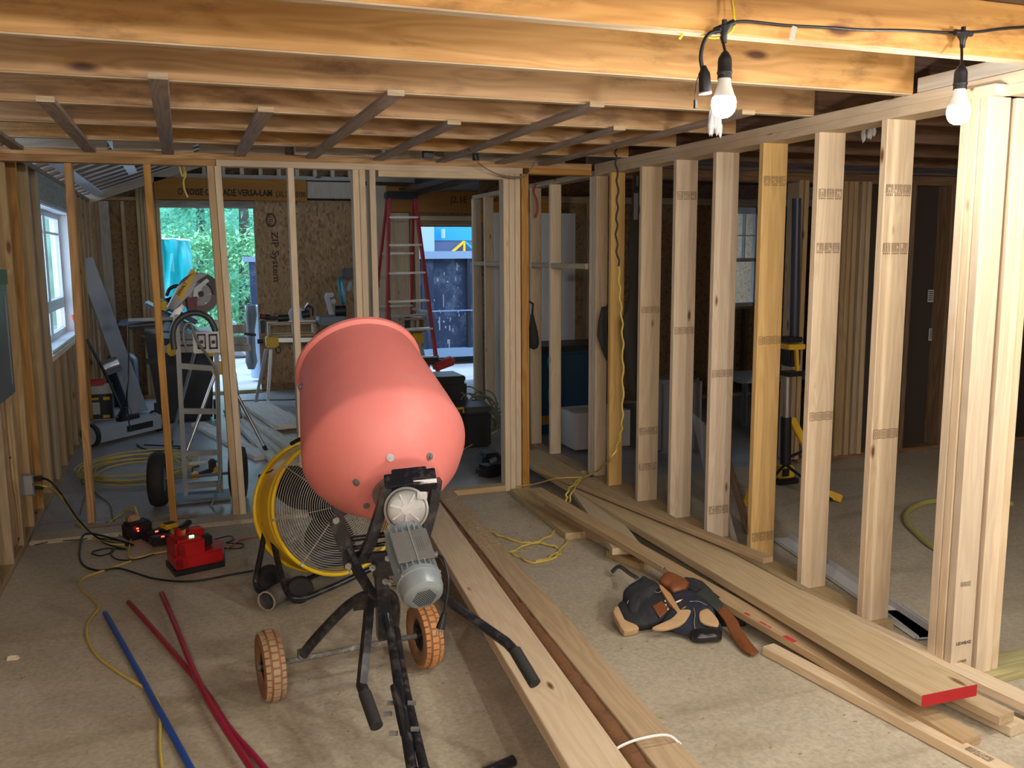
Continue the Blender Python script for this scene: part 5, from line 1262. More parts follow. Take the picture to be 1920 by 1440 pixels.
tube('push_handle', [m_+V((0, 0, .12))-dr*.02, at(205, 715, y=m_.y+.05), at(163, 636, y=m_.y+.1)], .013, BLACK, ms, 10)
# ---- wheeled bin, black, with grey-blue lid thrown open
bn = thing('wheeled_bin', at(330, 800, z=0)+V((0, .1, 0)), 'black wheeled bin with a tilted blue-grey lid behind the hand truck', 'bin')
c = V((-.06, 9.42, 0)); bm = bmesh.new()
vs = [bm.verts.new(c+V(p)) for p in ((-.22, -.25, .02), (.26, -.25, .02), (.26, .25, .02), (-.22, .25, .02), (-.31, -.30, .86), (.31, -.30, .86), (.31, .30, .86), (-.31, .30, .86))]
for f_ in ((3, 2, 1, 0), (4, 5, 6, 7), (0, 1, 5, 4), (1, 2, 6, 5), (2, 3, 7, 6), (3, 0, 4, 7)): bm.faces.new([vs[i] for i in f_])
bmesh.ops.bevel(bm, geom=[e for e in bm.edges], offset=.02, segments=2, affect='EDGES'); obj('body', bm, BLACK, bn)
bm = bmesh.new(); add_box(bm, c+V((0, 0, .86)), (.66, .64, .04), bev=.01); obj('rim', bm, BLACK, bn)
bm = bmesh.new(); add_box(bm, c+V((-.26, -.31, .62)), (.12, .03, .05), bev=.01); obj('grip', bm, BLACK, bn)
bm = bmesh.new(); R = Matrix.Rotation(.55, 3, 'Y'); add_box(bm, c+V((-.05, -.12, 1.02)), (.56, .52, .03), R, .01); add_box(bm, c+V((.0, -.12, 1.07)), (.42, .40, .05), R, .02); add_box(bm, c+V((-.38, -.1, .98)), (.30, .5, .03), None, .01); obj('lid', bm, BLUEG, bn)
for s_ in (-.24, .3):
    bm = bmesh.new(); add_lathe(bm, c+V((s_, -.22, .11)), (1, 0, 0), [(-.02, .07), (-.025, .10), (.025, .10), (.02, .07)], 28, close=True); wh = obj('wheel', bm, BLACKF, bn, smooth=True, ang=.7)
    bm = bmesh.new(); add_cyl(bm, c+V((s_-.018, -.22, .11)), c+V((s_+.018, -.22, .11)), .072, seg=24); obj('wheel_disc', bm, PALEG, wh, smooth=True, ang=.6)
# ---- miter saw (yellow) on its folding stand
sd = thing('saw_stand', (.05, 7.5, 0), 'folding saw stand with silver tube legs and yellow brackets in the garage', 'saw stand')
zs = A(380, 650, 7.45).z
tube('rail', [A(242, 612, 7.5), A(330, 604, 7.5)], .022, plain('dark_rail', (.05, .055, .06), .35), sd, 12)
bm = bmesh.new(); add_beam(bm, A(240, 600, 7.48), A(325, 597, 7.48), .07, .022, bev=.003); obj('rail_plate', bm, ALUD, sd)
bm = bmesh.new(); add_beam(bm, A(300, 655, 7.5), A(470, 652, 7.5), .09, .05, bev=.004); obj('beam', bm, ALUD, sd)
for (px, py, w_) in ((322, 655, .06), (408, 690, .09), (400, 655, .10)):
    bm = bmesh.new(); add_box(bm, A(px, py, 7.44), (w_, .10, .10), bev=.012); obj('bracket', bm, YEL, sd)
for a, b_ in (((365, 660), (318, 838)), ((404, 700), (342, 868)), ((418, 690), (503, 852)), ((440, 700), (452, 790))):
    p0 = A(*a, 7.46); p1 = at(*b_, z=.01); tube('leg', [p0, p1], .014, STEEL, sd, 10)
    bm = bmesh.new(); dd = (p0-p1).normalized(); add_cyl(bm, p1, p1+dd*.08, .017, seg=10); obj('foot', bm, BLACK, sd)
ms2 = thing('miter_saw', A(370, 610, 7.5), 'yellow and grey miter saw with a large round blade on the folding stand', 'saw')
def R3(x, y): x = V(x).normalized(); z = V(y).normalized(); return x, z
bcx, by_ = (374, 552), 7.42
C0 = A(*bcx, by_); vn = V((.25, -1, .12)).normalized()
ux = (V((1, 0, 0))-vn*vn.x).normalized(); uy = vn.cross(ux)
if uy.z < 0: uy = -uy
bm = bmesh.new(); NT = 60
for s_ in (0, .003):
    pass
ring = []
for k in range(NT*2):
    a_ = 2*PI*k/(NT*2); r_ = .152 if k % 2 else .143; ring.append(C0+ux*math.cos(a_)*r_+uy*math.sin(a_)*r_+vn*0)
add_prism(bm, ring, -vn*.003); obj('blade', bm, plain('blade_steel', (.10, .075, .07), .4, .5), ms2)
bm = bmesh.new(); add_cyl(bm, C0+vn*.004, C0+vn*.010, .088, seg=40); obj('blade_disc', bm, ALUD, ms2, smooth=True, ang=.5)
bm = bmesh.new()
arc = [C0+ux*math.cos(a_)*.165+uy*math.sin(a_)*.165 for a_ in [.0+PI*1.05*k/20 for k in range(21)]]+[C0+ux*math.cos(a_)*.10+uy*math.sin(a_)*.10 for a_ in [PI*1.05-PI*1.05*k/20 for k in range(21)]]
add_prism(bm, [p+vn*.03 for p in arc], -vn*.06); obj('blade_guard', bm, plain('guard_black', (.03, .03, .035), .35), ms2)
bm = bmesh.new(); add_prism(bm, [C0+ux*x_+uy*y_+vn*.035 for x_, y_ in ((-.10, .11), (.0, .165), (.06, .15), (-.02, .10), (-.06, .02), (-.20, -.12), (-.25, -.10), (-.16, .06))], -vn*.05); obj('guard_plate', bm, PALEG, ms2)
bm = bmesh.new(); add_prism(bm, [C0+ux*x_+uy*y_+vn*.04 for x_, y_ in ((-.19, .0), (-.15, -.06), (-.06, .09), (-.02, .17), (-.07, .14), (-.14, .07))], -vn*.05); o = obj('yellow_guard', bm, YEL, ms2)
lettering('DEWALT', C0+ux*-.165+uy*-.015+vn*.043, (ux*.55+uy*.8), (uy*.55-ux*.8), .032, INK, ms2, bold=.001, width=.115)
bm = bmesh.new(); add_prism(bm, [C0+ux*x_+uy*y_+vn*.03 for x_, y_ in ((-.06, -.02), (-.02, -.03), (.02, .06), (.07, .10), (.05, .12), (-.03, .06), (-.05, .04))], vn*.012); obj('white_link', bm, WHITE, ms2)
bm = bmesh.new(); add_cyl(bm, C0+vn*.03, C0+vn*.05, .022, seg=16); obj('arbor', bm, BLACK, ms2)
for k in range(6):
    a_ = 2*PI*k/6; bm = bmesh.new(); P = C0+(ux*math.cos(a_)+uy*math.sin(a_))*.08+vn*.012; add_cyl(bm, P-vn*.004, P+vn*.002, .006, seg=10); obj('screw', bm, WHITE, ms2)
bm = bmesh.new(); add_prism(bm, [C0+ux*x_+uy*y_+vn*.05 for x_, y_ in ((-.11, -.03), (-.03, -.02), (-.04, -.12), (-.10, -.13))], -vn*.06); obj('lower_cover', bm, plain('maroon', (.14, .03, .035), .5), ms2)
bm = bmesh.new(); add_beam(bm, A(352, 527, 7.45), A(364, 504, 7.45), .04, .035, up=(0, 1, 0), bev=.012); obj('handle', bm, YEL, ms2)
tube('motor_handle', [A(312, 555, 7.45), A(318, 542, 7.45), A(332, 536, 7.45), A(345, 540, 7.45)], .014, BLACK, ms2, 8, smooth=4)
bm = bmesh.new(); add_cyl(bm, A(309, 573, 7.42), A(330, 566, 7.5), .05, seg=24); obj('motor', bm, BLACK, ms2, smooth=True, ang=.6)
bm = bmesh.new(); add_cyl(bm, A(308, 573.5, 7.405), A(309, 573, 7.42), .036, seg=24); obj('motor_cap', bm, YEL, ms2, smooth=True, ang=.6)
bm = bmesh.new(); add_beam(bm, A(352, 555, 7.5), A(322, 600, 7.5), .05, .06, up=(0, 1, 0), bev=.008); obj('arm', bm, ALU, ms2)
bm = bmesh.new(); add_cyl(bm, A(325, 600, 7.5)-V((0, 0, .01)), A(325, 618, 7.5), .07, .11, seg=20); add_cyl(bm, A(345, 622, 7.5), A(345, 632, 7.5), .20, seg=32); obj('turntable', bm, GREYP, ms2, smooth=True, ang=.6)
bm = bmesh.new(); add_beam(bm, A(318, 640, 7.52), A(462, 636, 7.52), .20, .04, bev=.006); obj('table', bm, ALUD, ms2)
bm = bmesh.new(); add_beam(bm, A(425, 618, 7.52), A(462, 616, 7.52), .03, .07, bev=.004); add_beam(bm, A(430, 645, 7.45), A(463, 643, 7.45), .02, .015); obj('fence', bm, ALUD, ms2)
tube('clamp_bar', [A(458, 626, 7.5), A(480, 628, 7.5)], .010, BLACK, ms2, 8)
# ---- aluminium hand truck with hose
HY = 6.1
ht = thing('hand_truck', (.0, HY, 0), 'tall aluminium hand truck with black tyres standing right behind the partition studs', 'hand truck')
lt, lbm = A(331, 590, HY), A(348, 925, HY); rt, rb = A(404, 600, HY), A(414, 925, HY)
lbm.z = rb.z = .06
for a, b_ in ((lt, lbm), (rt, rb)):
    bm = bmesh.new(); add_beam(bm, a, b_, .030, .045, up=(0, 1, 0), bev=.003); obj('rail', bm, ALUD, ht)
tube('top_loop', [A(327, 655, HY-.02), A(324, 625, HY-.02), A(332, 603, HY-.02), A(350, 590, HY-.02), A(370, 587, HY-.02), A(390, 595, HY-.02), A(402, 615, HY-.02), A(406, 640, HY-.02)], .019, plain('loop_grey', (.06, .065, .07), .35), ht, 12, smooth=5)
for py in (683, 766, 846, 908):
    t_ = (py-590)/335; bm = bmesh.new(); add_beam(bm, lt.lerp(lbm, t_), rt.lerp(rb, t_), .03, .035, bev=.003); obj('crossbar', bm, ALUD, ht)
bm = bmesh.new(); add_box(bm, (lbm+rb)/2+V((0, .10, -.045)), (.34, .26, .012)); obj('toe_plate', bm, GREYP, ht)
for px, s_ in ((295, -1), (445, 1)):
    c = V((A(px+3, 905, HY).x, HY+.02, .178)); bm = bmesh.new(); axx = V((1, .22*s_*0-.15, 0)).normalized()
    add_lathe(bm, c, axx, [(-.04, .09), (-.052, .13), (-.045, .165), (-.02, .176), (.02, .176), (.045, .165), (.052, .13), (.04, .09)], 40, close=True); wh = obj('tyre', bm, BLACKF, ht, smooth=True)
    bm = bmesh.new(); add_cyl(bm, c-axx*.03, c+axx*.03, .092, seg=28); obj('wheel_hub', bm, GREYP, wh, smooth=True, ang=.6)
tube('axle', [V((A(298, 905, HY).x, HY+.02, .178)), V((A(445, 905, HY).x, HY+.02, .178))], .010, GREYP, ht, 10)
bm = bmesh.new(); add_box(bm, A(389, 642, HY-.06), (.175, .02, .135), bev=.004); hp = obj('latch_plate', bm, WHITE, ht)
for px in (378, 400):
    bm = bmesh.new(); P = A(px, 641, HY-.075); add_box(bm, P+V((-.022, 0, 0)), (.008, .008, .09)); add_box(bm, P+V((.022, 0, 0)), (.008, .008, .09)); add_box(bm, P+V((0, 0, .045)), (.05, .008, .012)); add_box(bm, P+V((.0, 0, -.04)), (.05, .008, .012)); add_cyl(bm, P+V((0, .002, .0)), P+V((0, -.006, 0)), .012, seg=12); obj('latch', bm, BLACK, hp)
for py in (870, 895, 915):
    bm = bmesh.new(); add_beam(bm, A(355, py, HY+.25), A(410, py-6, HY+.25), .02, .016); obj('shelf_bar', bm, ALU, ht)
hs = thing('grey_hose', A(345, 620, HY), 'thin grey hose looping over the hand truck down to the floor', 'hose')
tube('hose', [A(352, 660, HY-.08), A(344, 635, HY-.1), A(346, 612, HY-.1), A(358, 608, HY-.1), A(370, 640, HY-.10), A(392, 672, HY-.10), A(408, 710, HY-.09), A(410, 800, HY-.09), A(414, 880, HY-.09), A(405, 925, HY-.1), A(394, 952, HY-.12)], .008, plain('hose_grey', (.25, .25, .24), .5), hs, 8, smooth=5)
dr2 = thing('cordless_drill', A(395, 875, HY+.12), 'yellow and black cordless tool resting on the lower hand truck shelf', 'power tool')
bm = bmesh.new(); add_box(bm, A(366, 892, HY+.12), (.045, .05, .05), bev=.006); obj('battery', bm, YEL, dr2); bm = bmesh.new(); add_box(bm, A(408, 880, HY+.12), (.05, .05, .045), bev=.006); obj('yellow_body', bm, YEL, dr2)
bm = bmesh.new(); add_beam(bm, A(372, 890, HY+.12), A(400, 880, HY+.12), .04, .03, bev=.006); add_box(bm, A(398, 870, HY+.12), (.05, .045, .07), bev=.01); obj('tool_body', bm, BLACK, dr2)
tube('tool_handle', [A(360, 885, HY+.12), A(362, 876, HY+.12), A(374, 874, HY+.12)], .005, BLACK, dr2, 6)
# ---- second stand with bench, wood crate, tools, blue saw
YB = 10.0
s2 = thing('saw_stand', (1.2, YB, 0), 'second saw stand with yellow brackets and white legs against the strand board', 'saw stand')
bm = bmesh.new(); add_beam(bm, A(520, 637, YB), A(790, 634, YB), .09, .045, bev=.004); add_beam(bm, A(520, 641, YB-.05), A(790, 638, YB-.05), .01, .01); obj('beam', bm, ALU, s2)
for px, py in ((510, 640), (782, 634)):
    bm = bmesh.new(); add_box(bm, A(px, py, YB-.02), (.13, .12, .13), bev=.015); obj('bracket', bm, YEL, s2)
    bm = bmesh.new(); P = A(px-22, py, YB-.04); add_cyl(bm, P-V((.03, 0, 0)), P+V((.03, 0, 0)), .025, seg=16); add_box(bm, A(px-18, py-28, YB-.02), (.05, .08, .14), bev=.006); obj('end_knob', bm, BLACK, s2)
for a, b_, m_ in (((499, 655), (479, 757), PALEG), ((508, 655), (502, 757), ALU), ((790, 650), (812, 745), ALU), ((775, 650), (770, 745), ALU)):
    bm = bmesh.new(); add_beam(bm, A(*a, YB), at(*b_, z=.0), .032, .032, up=(0, 1, 0), bev=.003); obj('leg', bm, m_, s2)
cr = thing('wooden_crate', A(550, 615, YB), 'low open wooden crate shelf lying on the second saw stand', 'crate')
z0, z1 = A(550, 627, YB).z, A(550, 605, YB).z; xa, xb = A(502, 615, YB).x, A(590, 615, YB).x
for nm, c, s_ in (('top_board', ((xa+xb)/2, YB, z1), (xb-xa, .25, .02)), ('bottom_board', ((xa+xb)/2, YB, z0), (xb-xa, .25, .02)), ('divider', (xa+.01, YB, (z0+z1)/2), (.02, .25, z1-z0)), ('divider', ((xa*.45+xb*.55), YB, (z0+z1)/2), (.02, .25, z1-z0)), ('divider', (xb-.01, YB, (z0+z1)/2), (.02, .25, z1-z0))):
    bm = bmesh.new(); add_box(bm, c, s_); obj(nm, bm, PINE_D, cr)
cr2 = thing('wooden_crate', A(765, 605, YB), 'small open wooden crate beside the ladder above the drum', 'crate')
for nm, px, py, s_ in (('top_board', 768, 597, (.30, .25, .02)), ('bottom_board', 768, 620, (.30, .25, .02)), ('divider', 745, 608, (.02, .25, .14)), ('divider', 768, 608, (.02, .25, .14)), ('divider', 792, 608, (.02, .25, .14))):
    bm = bmesh.new(); add_box(bm, A(px, py, YB), s_); obj(nm, bm, PINE_D, cr2)
sp_ = thing('level_bar', A(750, 592, YB-.02), 'pale metal bar lying on the small crate beside the ladder', 'bar')
bm = bmesh.new(); add_beam(bm, A(735, 592, YB-.05), A(800, 591, YB-.05), .05, .025, bev=.003); obj('bar', bm, PALEG, sp_)
gr = thing('angle_grinder', A(515, 598, YB-.05), 'black power tool with long body lying on the crate', 'power tool')
bm = bmesh.new(); add_cyl(bm, A(486, 593, YB-.05), A(506, 595, YB-.05), .03, seg=16); add_cyl(bm, A(506, 596, YB-.05), A(522, 597, YB-.05), .018, seg=16); add_cyl(bm, A(520, 597, YB-.05), A(541, 596, YB-.05), .038, seg=16); obj('body', bm, BLACK, gr, smooth=True, ang=.6)
bm = bmesh.new(); add_cyl(bm, A(489, 593, YB-.08), A(497, 593.5, YB-.085), .028, seg=16); obj('motor_ring', bm, plain('dark_red', (.22, .02, .02), .5), gr)
cs = thing('circular_saw', A(565, 590, YB-.05), 'grey circular saw standing on the crate beside the black tool', 'power tool')
P = A(556, 590, YB-.06); bm = bmesh.new(); add_cyl(bm, P, P+V((0, .03, 0)), .085, seg=32); obj('blade_guard', bm, PALEG, cs, smooth=True, ang=.6)
bm = bmesh.new(); add_beam(bm, A(540, 602, YB-.05), A(590, 601, YB-.05), .14, .008); obj('base_plate', bm, ALU, cs)
bm = bmesh.new(); add_cyl(bm, A(566, 590, YB-.09), A(580, 588, YB-.09), .04, seg=16); obj('motor', bm, BLACK, cs, smooth=True, ang=.6)
tube('handle', [A(570, 592, YB-.03), A(575, 575, YB-.03), A(585, 577, YB-.03), A(586, 592, YB-.03)], .014, BLACK, cs, 8, smooth=4)
tube('lever', [A(572, 577, YB-.03), A(578, 568, YB-.03)], .01, STEEL, cs, 8)
bs = thing('blue_miter_saw', A(630, 590, YB-.1), 'teal blue miter saw folded upright on the second stand', 'saw')
bm = bmesh.new(); add_box(bm, A(620, 600, YB-.1), (.28, .3, .09), bev=.01); obj('base', bm, GREYP, bs)
bm = bmesh.new(); P = A(641, 545, YB-.1); add_lathe(bm, P, V((1, -.25, .1)), [(-.03, 0), (-.03, .10), (-.015, .155), (.015, .155), (.03, .10), (.03, 0)], 36); o = obj('blade_guard', bm, TEAL, bs, smooth=True, ang=.5)
bm = bmesh.new(); add_beam(bm, A(612, 553, YB-.1), A(622, 590, YB-.1), .05, .05, up=(0, 1, 0), bev=.01); add_box(bm, A(618, 553, YB-.12), (.09, .06, .05), bev=.01); add_box(bm, A(625, 565, YB-.12), (.05, .06, .05), bev=.01); obj('arm', bm, PALEG, bs)
bm = bmesh.new(); add_cyl(bm, A(628, 583, YB-.1), A(648, 583, YB-.1), .06, seg=20); obj('pivot', bm, BLACK, bs, smooth=True, ang=.6)
bm = bmesh.new(); add_box(bm, A(653, 512, YB-.1), (.14, .12, .11), bev=.015); obj('motor', bm, plain('navy_black', (.015, .02, .04), .4), bs)
bm = bmesh.new(); add_beam(bm, A(657, 528, YB-.1), A(652, 545, YB-.1), .04, .05, up=(0, 1, 0), bev=.01); obj('link', bm, plain('light_teal', (.25, .42, .5), .4), bs)
# ---- pale boards piled on the garage floor
for i, (a, b_, w_, z, lab) in enumerate([
    ((372, 795), (492, 858), .13, .02, 'pale 2x board on the garage floor pointing at the fan, left of the pile'),
    ((432, 770), (520, 860), .14, .03, 'pale board sloping down the left side of the garage pile'),
    ((452, 778), (560, 868), .16, .05, 'second pale board of the garage pile, flat in the middle'),
    ((462, 775), (575, 862), .10, .09, 'thin pale board stacked on the middle of the garage pile'),
    ((500, 775), (590, 850), .22, .06, 'wide pale board under the top one of the garage pile'),
    ((478, 757), (545, 800), .26, .14, 'widest pale board on top of the garage pile with dark sawn end'),
    ((540, 775), (600, 830), .05, .07, 'thin pale strip at the right edge of the garage pile')]):
    lumber(lab, at(*a, z=z), at(*b_, z=z), w_, .036, WHITEW)
lumber('small brown block on the garage floor in front of the pile', at(475, 835, z=.02), at(487, 838, z=.02), .07, .03, PINE_D, 'offcut')
simple('extension_lead', 'black cord hanging from the saw stand rail down to the garage floor', 'cord', [A(240, 612, 7.45), A(241, 650, 7.45), A(241, 700, 7.45), A(238, 750, 7.45), at(246, 815, z=.01), at(262, 838, z=.008), at(300, 845, z=.008), at(350, 838, z=.008), at(270, 834, z=.008)], .006, BLACK)
simple('extension_lead', 'thin black cord along the floor below the strand board', 'cord', floor_path([(440, 760), (452, 752), (500, 750), (560, 748), (620, 735)]), .006, BLACK)
simple('orange_loop', 'small orange strap on the left wall stud beside the window', 'strap', [A(140, 600, 9.0), A(138, 590, 9.0), A(143, 605, 9.0), A(145, 615, 9.0)], .02, plain('orange_strap', (.6, .08, .02), .6))
# knotted yellow rope dangling under the beam
rp_ = thing('yellow_rope', A(345, 320, 5.75), 'knotted yellow rope dangling in front of the laminated beam', 'rope')
tube('rope', [A(335, 306, 5.75), A(337, 315, 5.75), A(342, 330, 5.75), A(346, 322, 5.75), A(340, 306, 5.75)], .0055, YCORD, rp_, 6, smooth=5)
tube('rope', [A(342, 306, 5.75), A(346, 320, 5.75), A(348, 328, 5.75), A(344, 340, 5.75), A(346, 355, 5.75), A(352, 370, 5.75)], .0055, YCORD, rp_, 6, smooth=5)
# ---- tool boxes and hoses past the drum
tb1 = thing('tool_box', (2.35, 7.6, 0), 'large black tool box with yellow latch beside the drum', 'tool box')
c = at(870, 845, z=0)+V((-.02, .25, 0)); c.z = 0
bm = bmesh.new(); add_box(bm, c+V((0, 0, .15)), (.56, .40, .30), bev=.02); obj('body', bm, BLACK, tb1)
bm = bmesh.new(); add_box(bm, c+V((0, 0, .325)), (.58, .42, .05), bev=.015); obj('lid', bm, plain('dark_grey_lid', (.05, .05, .055), .5), tb1)
tube('latch', [c+V((-.02+x_, -.215, z_)) for x_, z_ in ((-.05, .31), (-.05, .35), (.05, .35), (.05, .31))], .010, YEL, tb1, 8)
tb2 = thing('tool_box', (2.2, 8.3, 0), 'black tool box with yellow stripe stacked behind the large one', 'tool box')
c2 = c+V((-.10, .45, 0)); bm = bmesh.new(); add_box(bm, c2+V((0, 0, .25)), (.62, .40, .50), bev=.02); obj('body', bm, BLACK, tb2)
bm = bmesh.new(); add_box(bm, c2+V((-.08, -.205, .455)), (.16, .01, .03), bev=.002); obj('stripe', bm, YEL, tb2)
bm = bmesh.new(); add_box(bm, c2+V((0, 0, .525)), (.60, .38, .05), bev=.01); obj('lid', bm, BLACK, tb2)
rs = thing('red_circular_saw', c2+V((0, 0, .55)), 'red and black circular saw lying on the rear tool box', 'power tool')
q = c2+V((-.02, -.05, .56)); bm = bmesh.new(); add_cyl(bm, q+V((-.05, -.04, .07)), q+V((-.05, .0, .07)), .075, seg=24); add_box(bm, q+V((-.02, 0, .12)), (.30, .09, .06), bev=.02); obj('body', bm, BLACK, rs, smooth=True, ang=.5)
bm = bmesh.new(); add_box(bm, q+V((.16, 0, .09)), (.20, .10, .08), Matrix.Rotation(-.3, 3, 'Y'), .02); add_box(bm, q+V((-.18, 0, .12)), (.10, .08, .05), None, .015); obj('red_housing', bm, plain('tool_red', (.45, .03, .03), .4), rs)
bm = bmesh.new(); add_cyl(bm, q+V((-.05, -.055, .07)), q+V((-.05, -.042, .07)), .03, seg=16); obj('hub', bm, PALEG, rs)
hg = thing('hose_tangle', c+V((.38, .1, .3)), 'tangle of thin grey-green hose beside the tool boxes', 'hose')
rnd = random.Random(5)
for k in range(12):
    h0 = at(905, 775, d=8.0)+V((rnd.uniform(-.05, .05), rnd.uniform(-.05, .05), rnd.uniform(-.04, .04)))
    rx, rz, ph = rnd.uniform(.08, .2), rnd.uniform(.06, .14), rnd.uniform(0, 3)
    tube('hose_turn', [h0+V((rx*math.cos(2*PI*j/9+ph), rnd.uniform(-.08, .08), rz*math.sin(2*PI*j/9)+.1*math.sin(j+k))) for j in range(8)], .006, plain('hose_green%d' % k, (.16, .2, .14), .5) if k == 0 else bpy.data.materials['hose_green0'], hg, 6, smooth=4)
bs2 = thing('black_bag', at(925, 905, z=0), 'small black bag and plugs lying on the floor behind the door post', 'bag')
bm = bmesh.new(); q = at(922, 880, z=.05); add_box(bm, q, (.22, .16, .09), Matrix.Rotation(.4, 3, 'Z'), .03); add_box(bm, q+V((.05, .2, .03)), (.16, .2, .12), None, .03); obj('bag_body', bm, BLACK, bs2)
bm = bmesh.new(); add_cyl(bm, q+V((-.02, -.02, .06)), q+V((.03, -.02, .08)), .02, seg=12); obj('plug', bm, GREYP, bs2)
# ---- white door slabs and clutter in the side passage
dw = thing('white_door_slab', (3.2, 8.3, 0), 'white panelled door slab standing at the end of the side passage', 'door')
bm = bmesh.new(); add_box(bm, (3.30, 8.42, 1.0), (.86, .045, 2.0)); obj('slab', bm, WHITE, dw)
for zc in (.45, 1.35):
    for xc in (3.10, 3.50):
        bm = bmesh.new(); add_box(bm, (xc, 8.392, zc), (.26, .012, .62 if zc < 1 else .8), bev=.004); obj('raised_panel', bm, WHITE, dw)
bm = bmesh.new(); add_box(bm, (3.02, 8.388, 1.33), (.12, .01, .30)); obj('sight_glass', bm, BLACK, dw)
bb = thing('storage_tub', (3.2, 7.7, 0), 'dark blue storage tub behind the passage studs', 'tub')
bm = bmesh.new(); add_box(bm, (3.25, 7.6, .37), (.75, .5, .74), bev=.03); obj('tub', bm, plain('dark_blue_tub', (.01, .05, .09), .4), bb)
bm = bmesh.new(); add_box(bm, (3.25, 7.6, .765), (.80, .55, .05), bev=.02); obj('lid', bm, BLACK, bb)
bm = bmesh.new(); add_box(bm, (3.0, 7.36, .13), (.3, .03, .08)); obj('orange_band', bm, plain('dull_orange', (.35, .16, .04), .6), bb)
cl = thing('carton', (3.1, 6.9, 0), 'white cardboard carton on the passage floor behind the studs', 'box')
bm = bmesh.new(); add_box(bm, (3.15, 6.7, .18), (.5, .35, .30), bev=.004); obj('carton_body', bm, plain('pale_carton', (.5, .48, .45), .7), cl)
bm = bmesh.new(); add_box(bm, (3.15, 6.7, .335), (.48, .04, .004)); obj('tape', bm, DUSTY, cl)
tc_ = thing('teal_cord_hank', at(1035, 660, y=7.3), 'hank of thin teal cord hanging behind the passage studs', 'cord')
for k in range(6):
    dx_ = rnd.uniform(-5, 5); tube('cord_loop', [at(1034+dx_, 628+rnd.uniform(-5, 5), y=7.3), at(1040+dx_, 650, y=7.3), at(1028+dx_, 680, y=7.3), at(1038+dx_, 705, y=7.3), at(1030+dx_, 735, y=7.3), at(1034+dx_, 770, y=7.3)], .006, TEAL, tc_, 6, smooth=4)
rc = thing('extension_lead', at(1005, 370, y=7.0), 'red cord loop hanging high between the passage studs', 'cord')
tube('cord_loop', [at(1004, 345, y=6.7), at(1000, 360, y=6.7), at(1006, 375, y=6.7), at(1007, 395, y=6.7), at(1003, 408, y=6.7)], .010, REDL, rc, 8, smooth=5)
bg = thing('black_bag', at(997, 615, y=6.0), 'black soft bag hanging on the far side of the orange door stud', 'bag')
bm = bmesh.new(); q = at(998, 622, y=5.95); add_lathe(bm, q+V((0, 0, .12)), (.05, 0, -1), [(-.02, 0), (0, .012), (.05, .02), (.12, .034), (.2, .04), (.235, .03), (.25, 0)], 16); obj('bag_body', bm, BLACKF, bg, smooth=True)
tube('bag_strap', [q+V((0, 0, .11)), q+V((-.01, -.04, .2)), V((2.168, 5.80, q.z+.26)), V((2.165, 5.74, q.z+.27))], .008, BLACKF, bg, 6)
cyl('nail', V((2.165, 5.72, q.z+.27)), V((2.165, 5.83, q.z+.275)), .003, STEEL, bg, seg=6)
# ================================================================== RIGHT-HAND ROOM
tw = thing('work_light_tower', (3.95, 5.0, 0), 'yellow and black folding work light tower on tripod legs behind the studs', 'work light')
TY = 4.95
tx0 = A(1478, 700, TY).x
hub = V((A(1475, 800, TY).x, TY, 0))
bm = bmesh.new(); add_cyl(bm, A(1473, 870, TY), A(1474, 782, TY), .036, seg=16); obj('base_column', bm, BLACK, tw, smooth=True, ang=.6)
bm = bmesh.new(); add_cyl(bm, A(1474, 790, TY), A(1476, 702, TY), .024, seg=16); obj('pole', bm, STEEL, tw, smooth=True, ang=.6)
bm = bmesh.new(); add_box(bm, A(1482, 636, TY), (.13, .13, .035), bev=.012); add_box(bm, A(1483, 668, TY), (.09, .10, .13), bev=.01); add_box(bm, A(1484, 700, TY), (.15, .13, .03), bev=.012); obj('lamp_head', bm, BLACK, tw)
bm = bmesh.new(); add_box(bm, A(1484, 649, TY-.01), (.13, .13, .035), bev=.006); add_beam(bm, A(1493, 655, TY-.06), A(1495, 695, TY-.06), .02, .02); obj('yellow_frame', bm, YEL, tw)
bm = bmesh.new(); add_cyl(bm, A(1489, 632, TY+.02), A(1494, 372, TY+.02), .030, seg=16); obj('upper_mast', bm, plain('dark_mast', (.03, .035, .06), .4), tw, smooth=True, ang=.6)
for a, b_ in (((1484, 785, TY), (1514, 842, TY-.1)), ((1420, 890, TY-.02), (1400, 945, TY-.25)), ((1550, 925, TY-.30), (1578, 952, TY-.38))):
    bm = bmesh.new(); p0, p1 = A(*a), A(*b_); p1.z = max(p1.z, .03); add_beam(bm, p0, p1, .05, .03, up=(0, 1, 0), bev=.004); obj('leg', bm, YEL, tw)
tube('leg_brace', [A(1473, 870, TY), A(1440, 905, TY-.1), A(1400, 943, TY-.25)], .010, BLACK, tw, 8)
tube('leg_brace', [A(1474, 860, TY), A(1514, 842, TY-.1)], .010, BLACK, tw, 8)
tube('leg_brace', [A(1474, 872, TY), A(1530, 915, TY-.25), A(1560, 938, TY-.35)], .010, BLACK, tw, 8)
rd = thing('jobsite_radio', at(1475, 912, z=0), 'small yellow and black battery box on the floor under the light tower', 'battery')
q = at(1477, 908, z=0); bm = bmesh.new(); add_box(bm, q+V((0, .05, .02)), (.17, .14, .04), bev=.008); obj('base', bm, BLACK, rd)
bm = bmesh.new(); add_box(bm, q+V((0, .06, .08)), (.13, .11, .09), bev=.012); obj('housing', bm, YEL, rd)
bm = bmesh.new(); add_box(bm, q+V((-.02, -.0, .085)), (.055, .012, .055), bev=.003); obj('screen', bm, BLACK, rd)
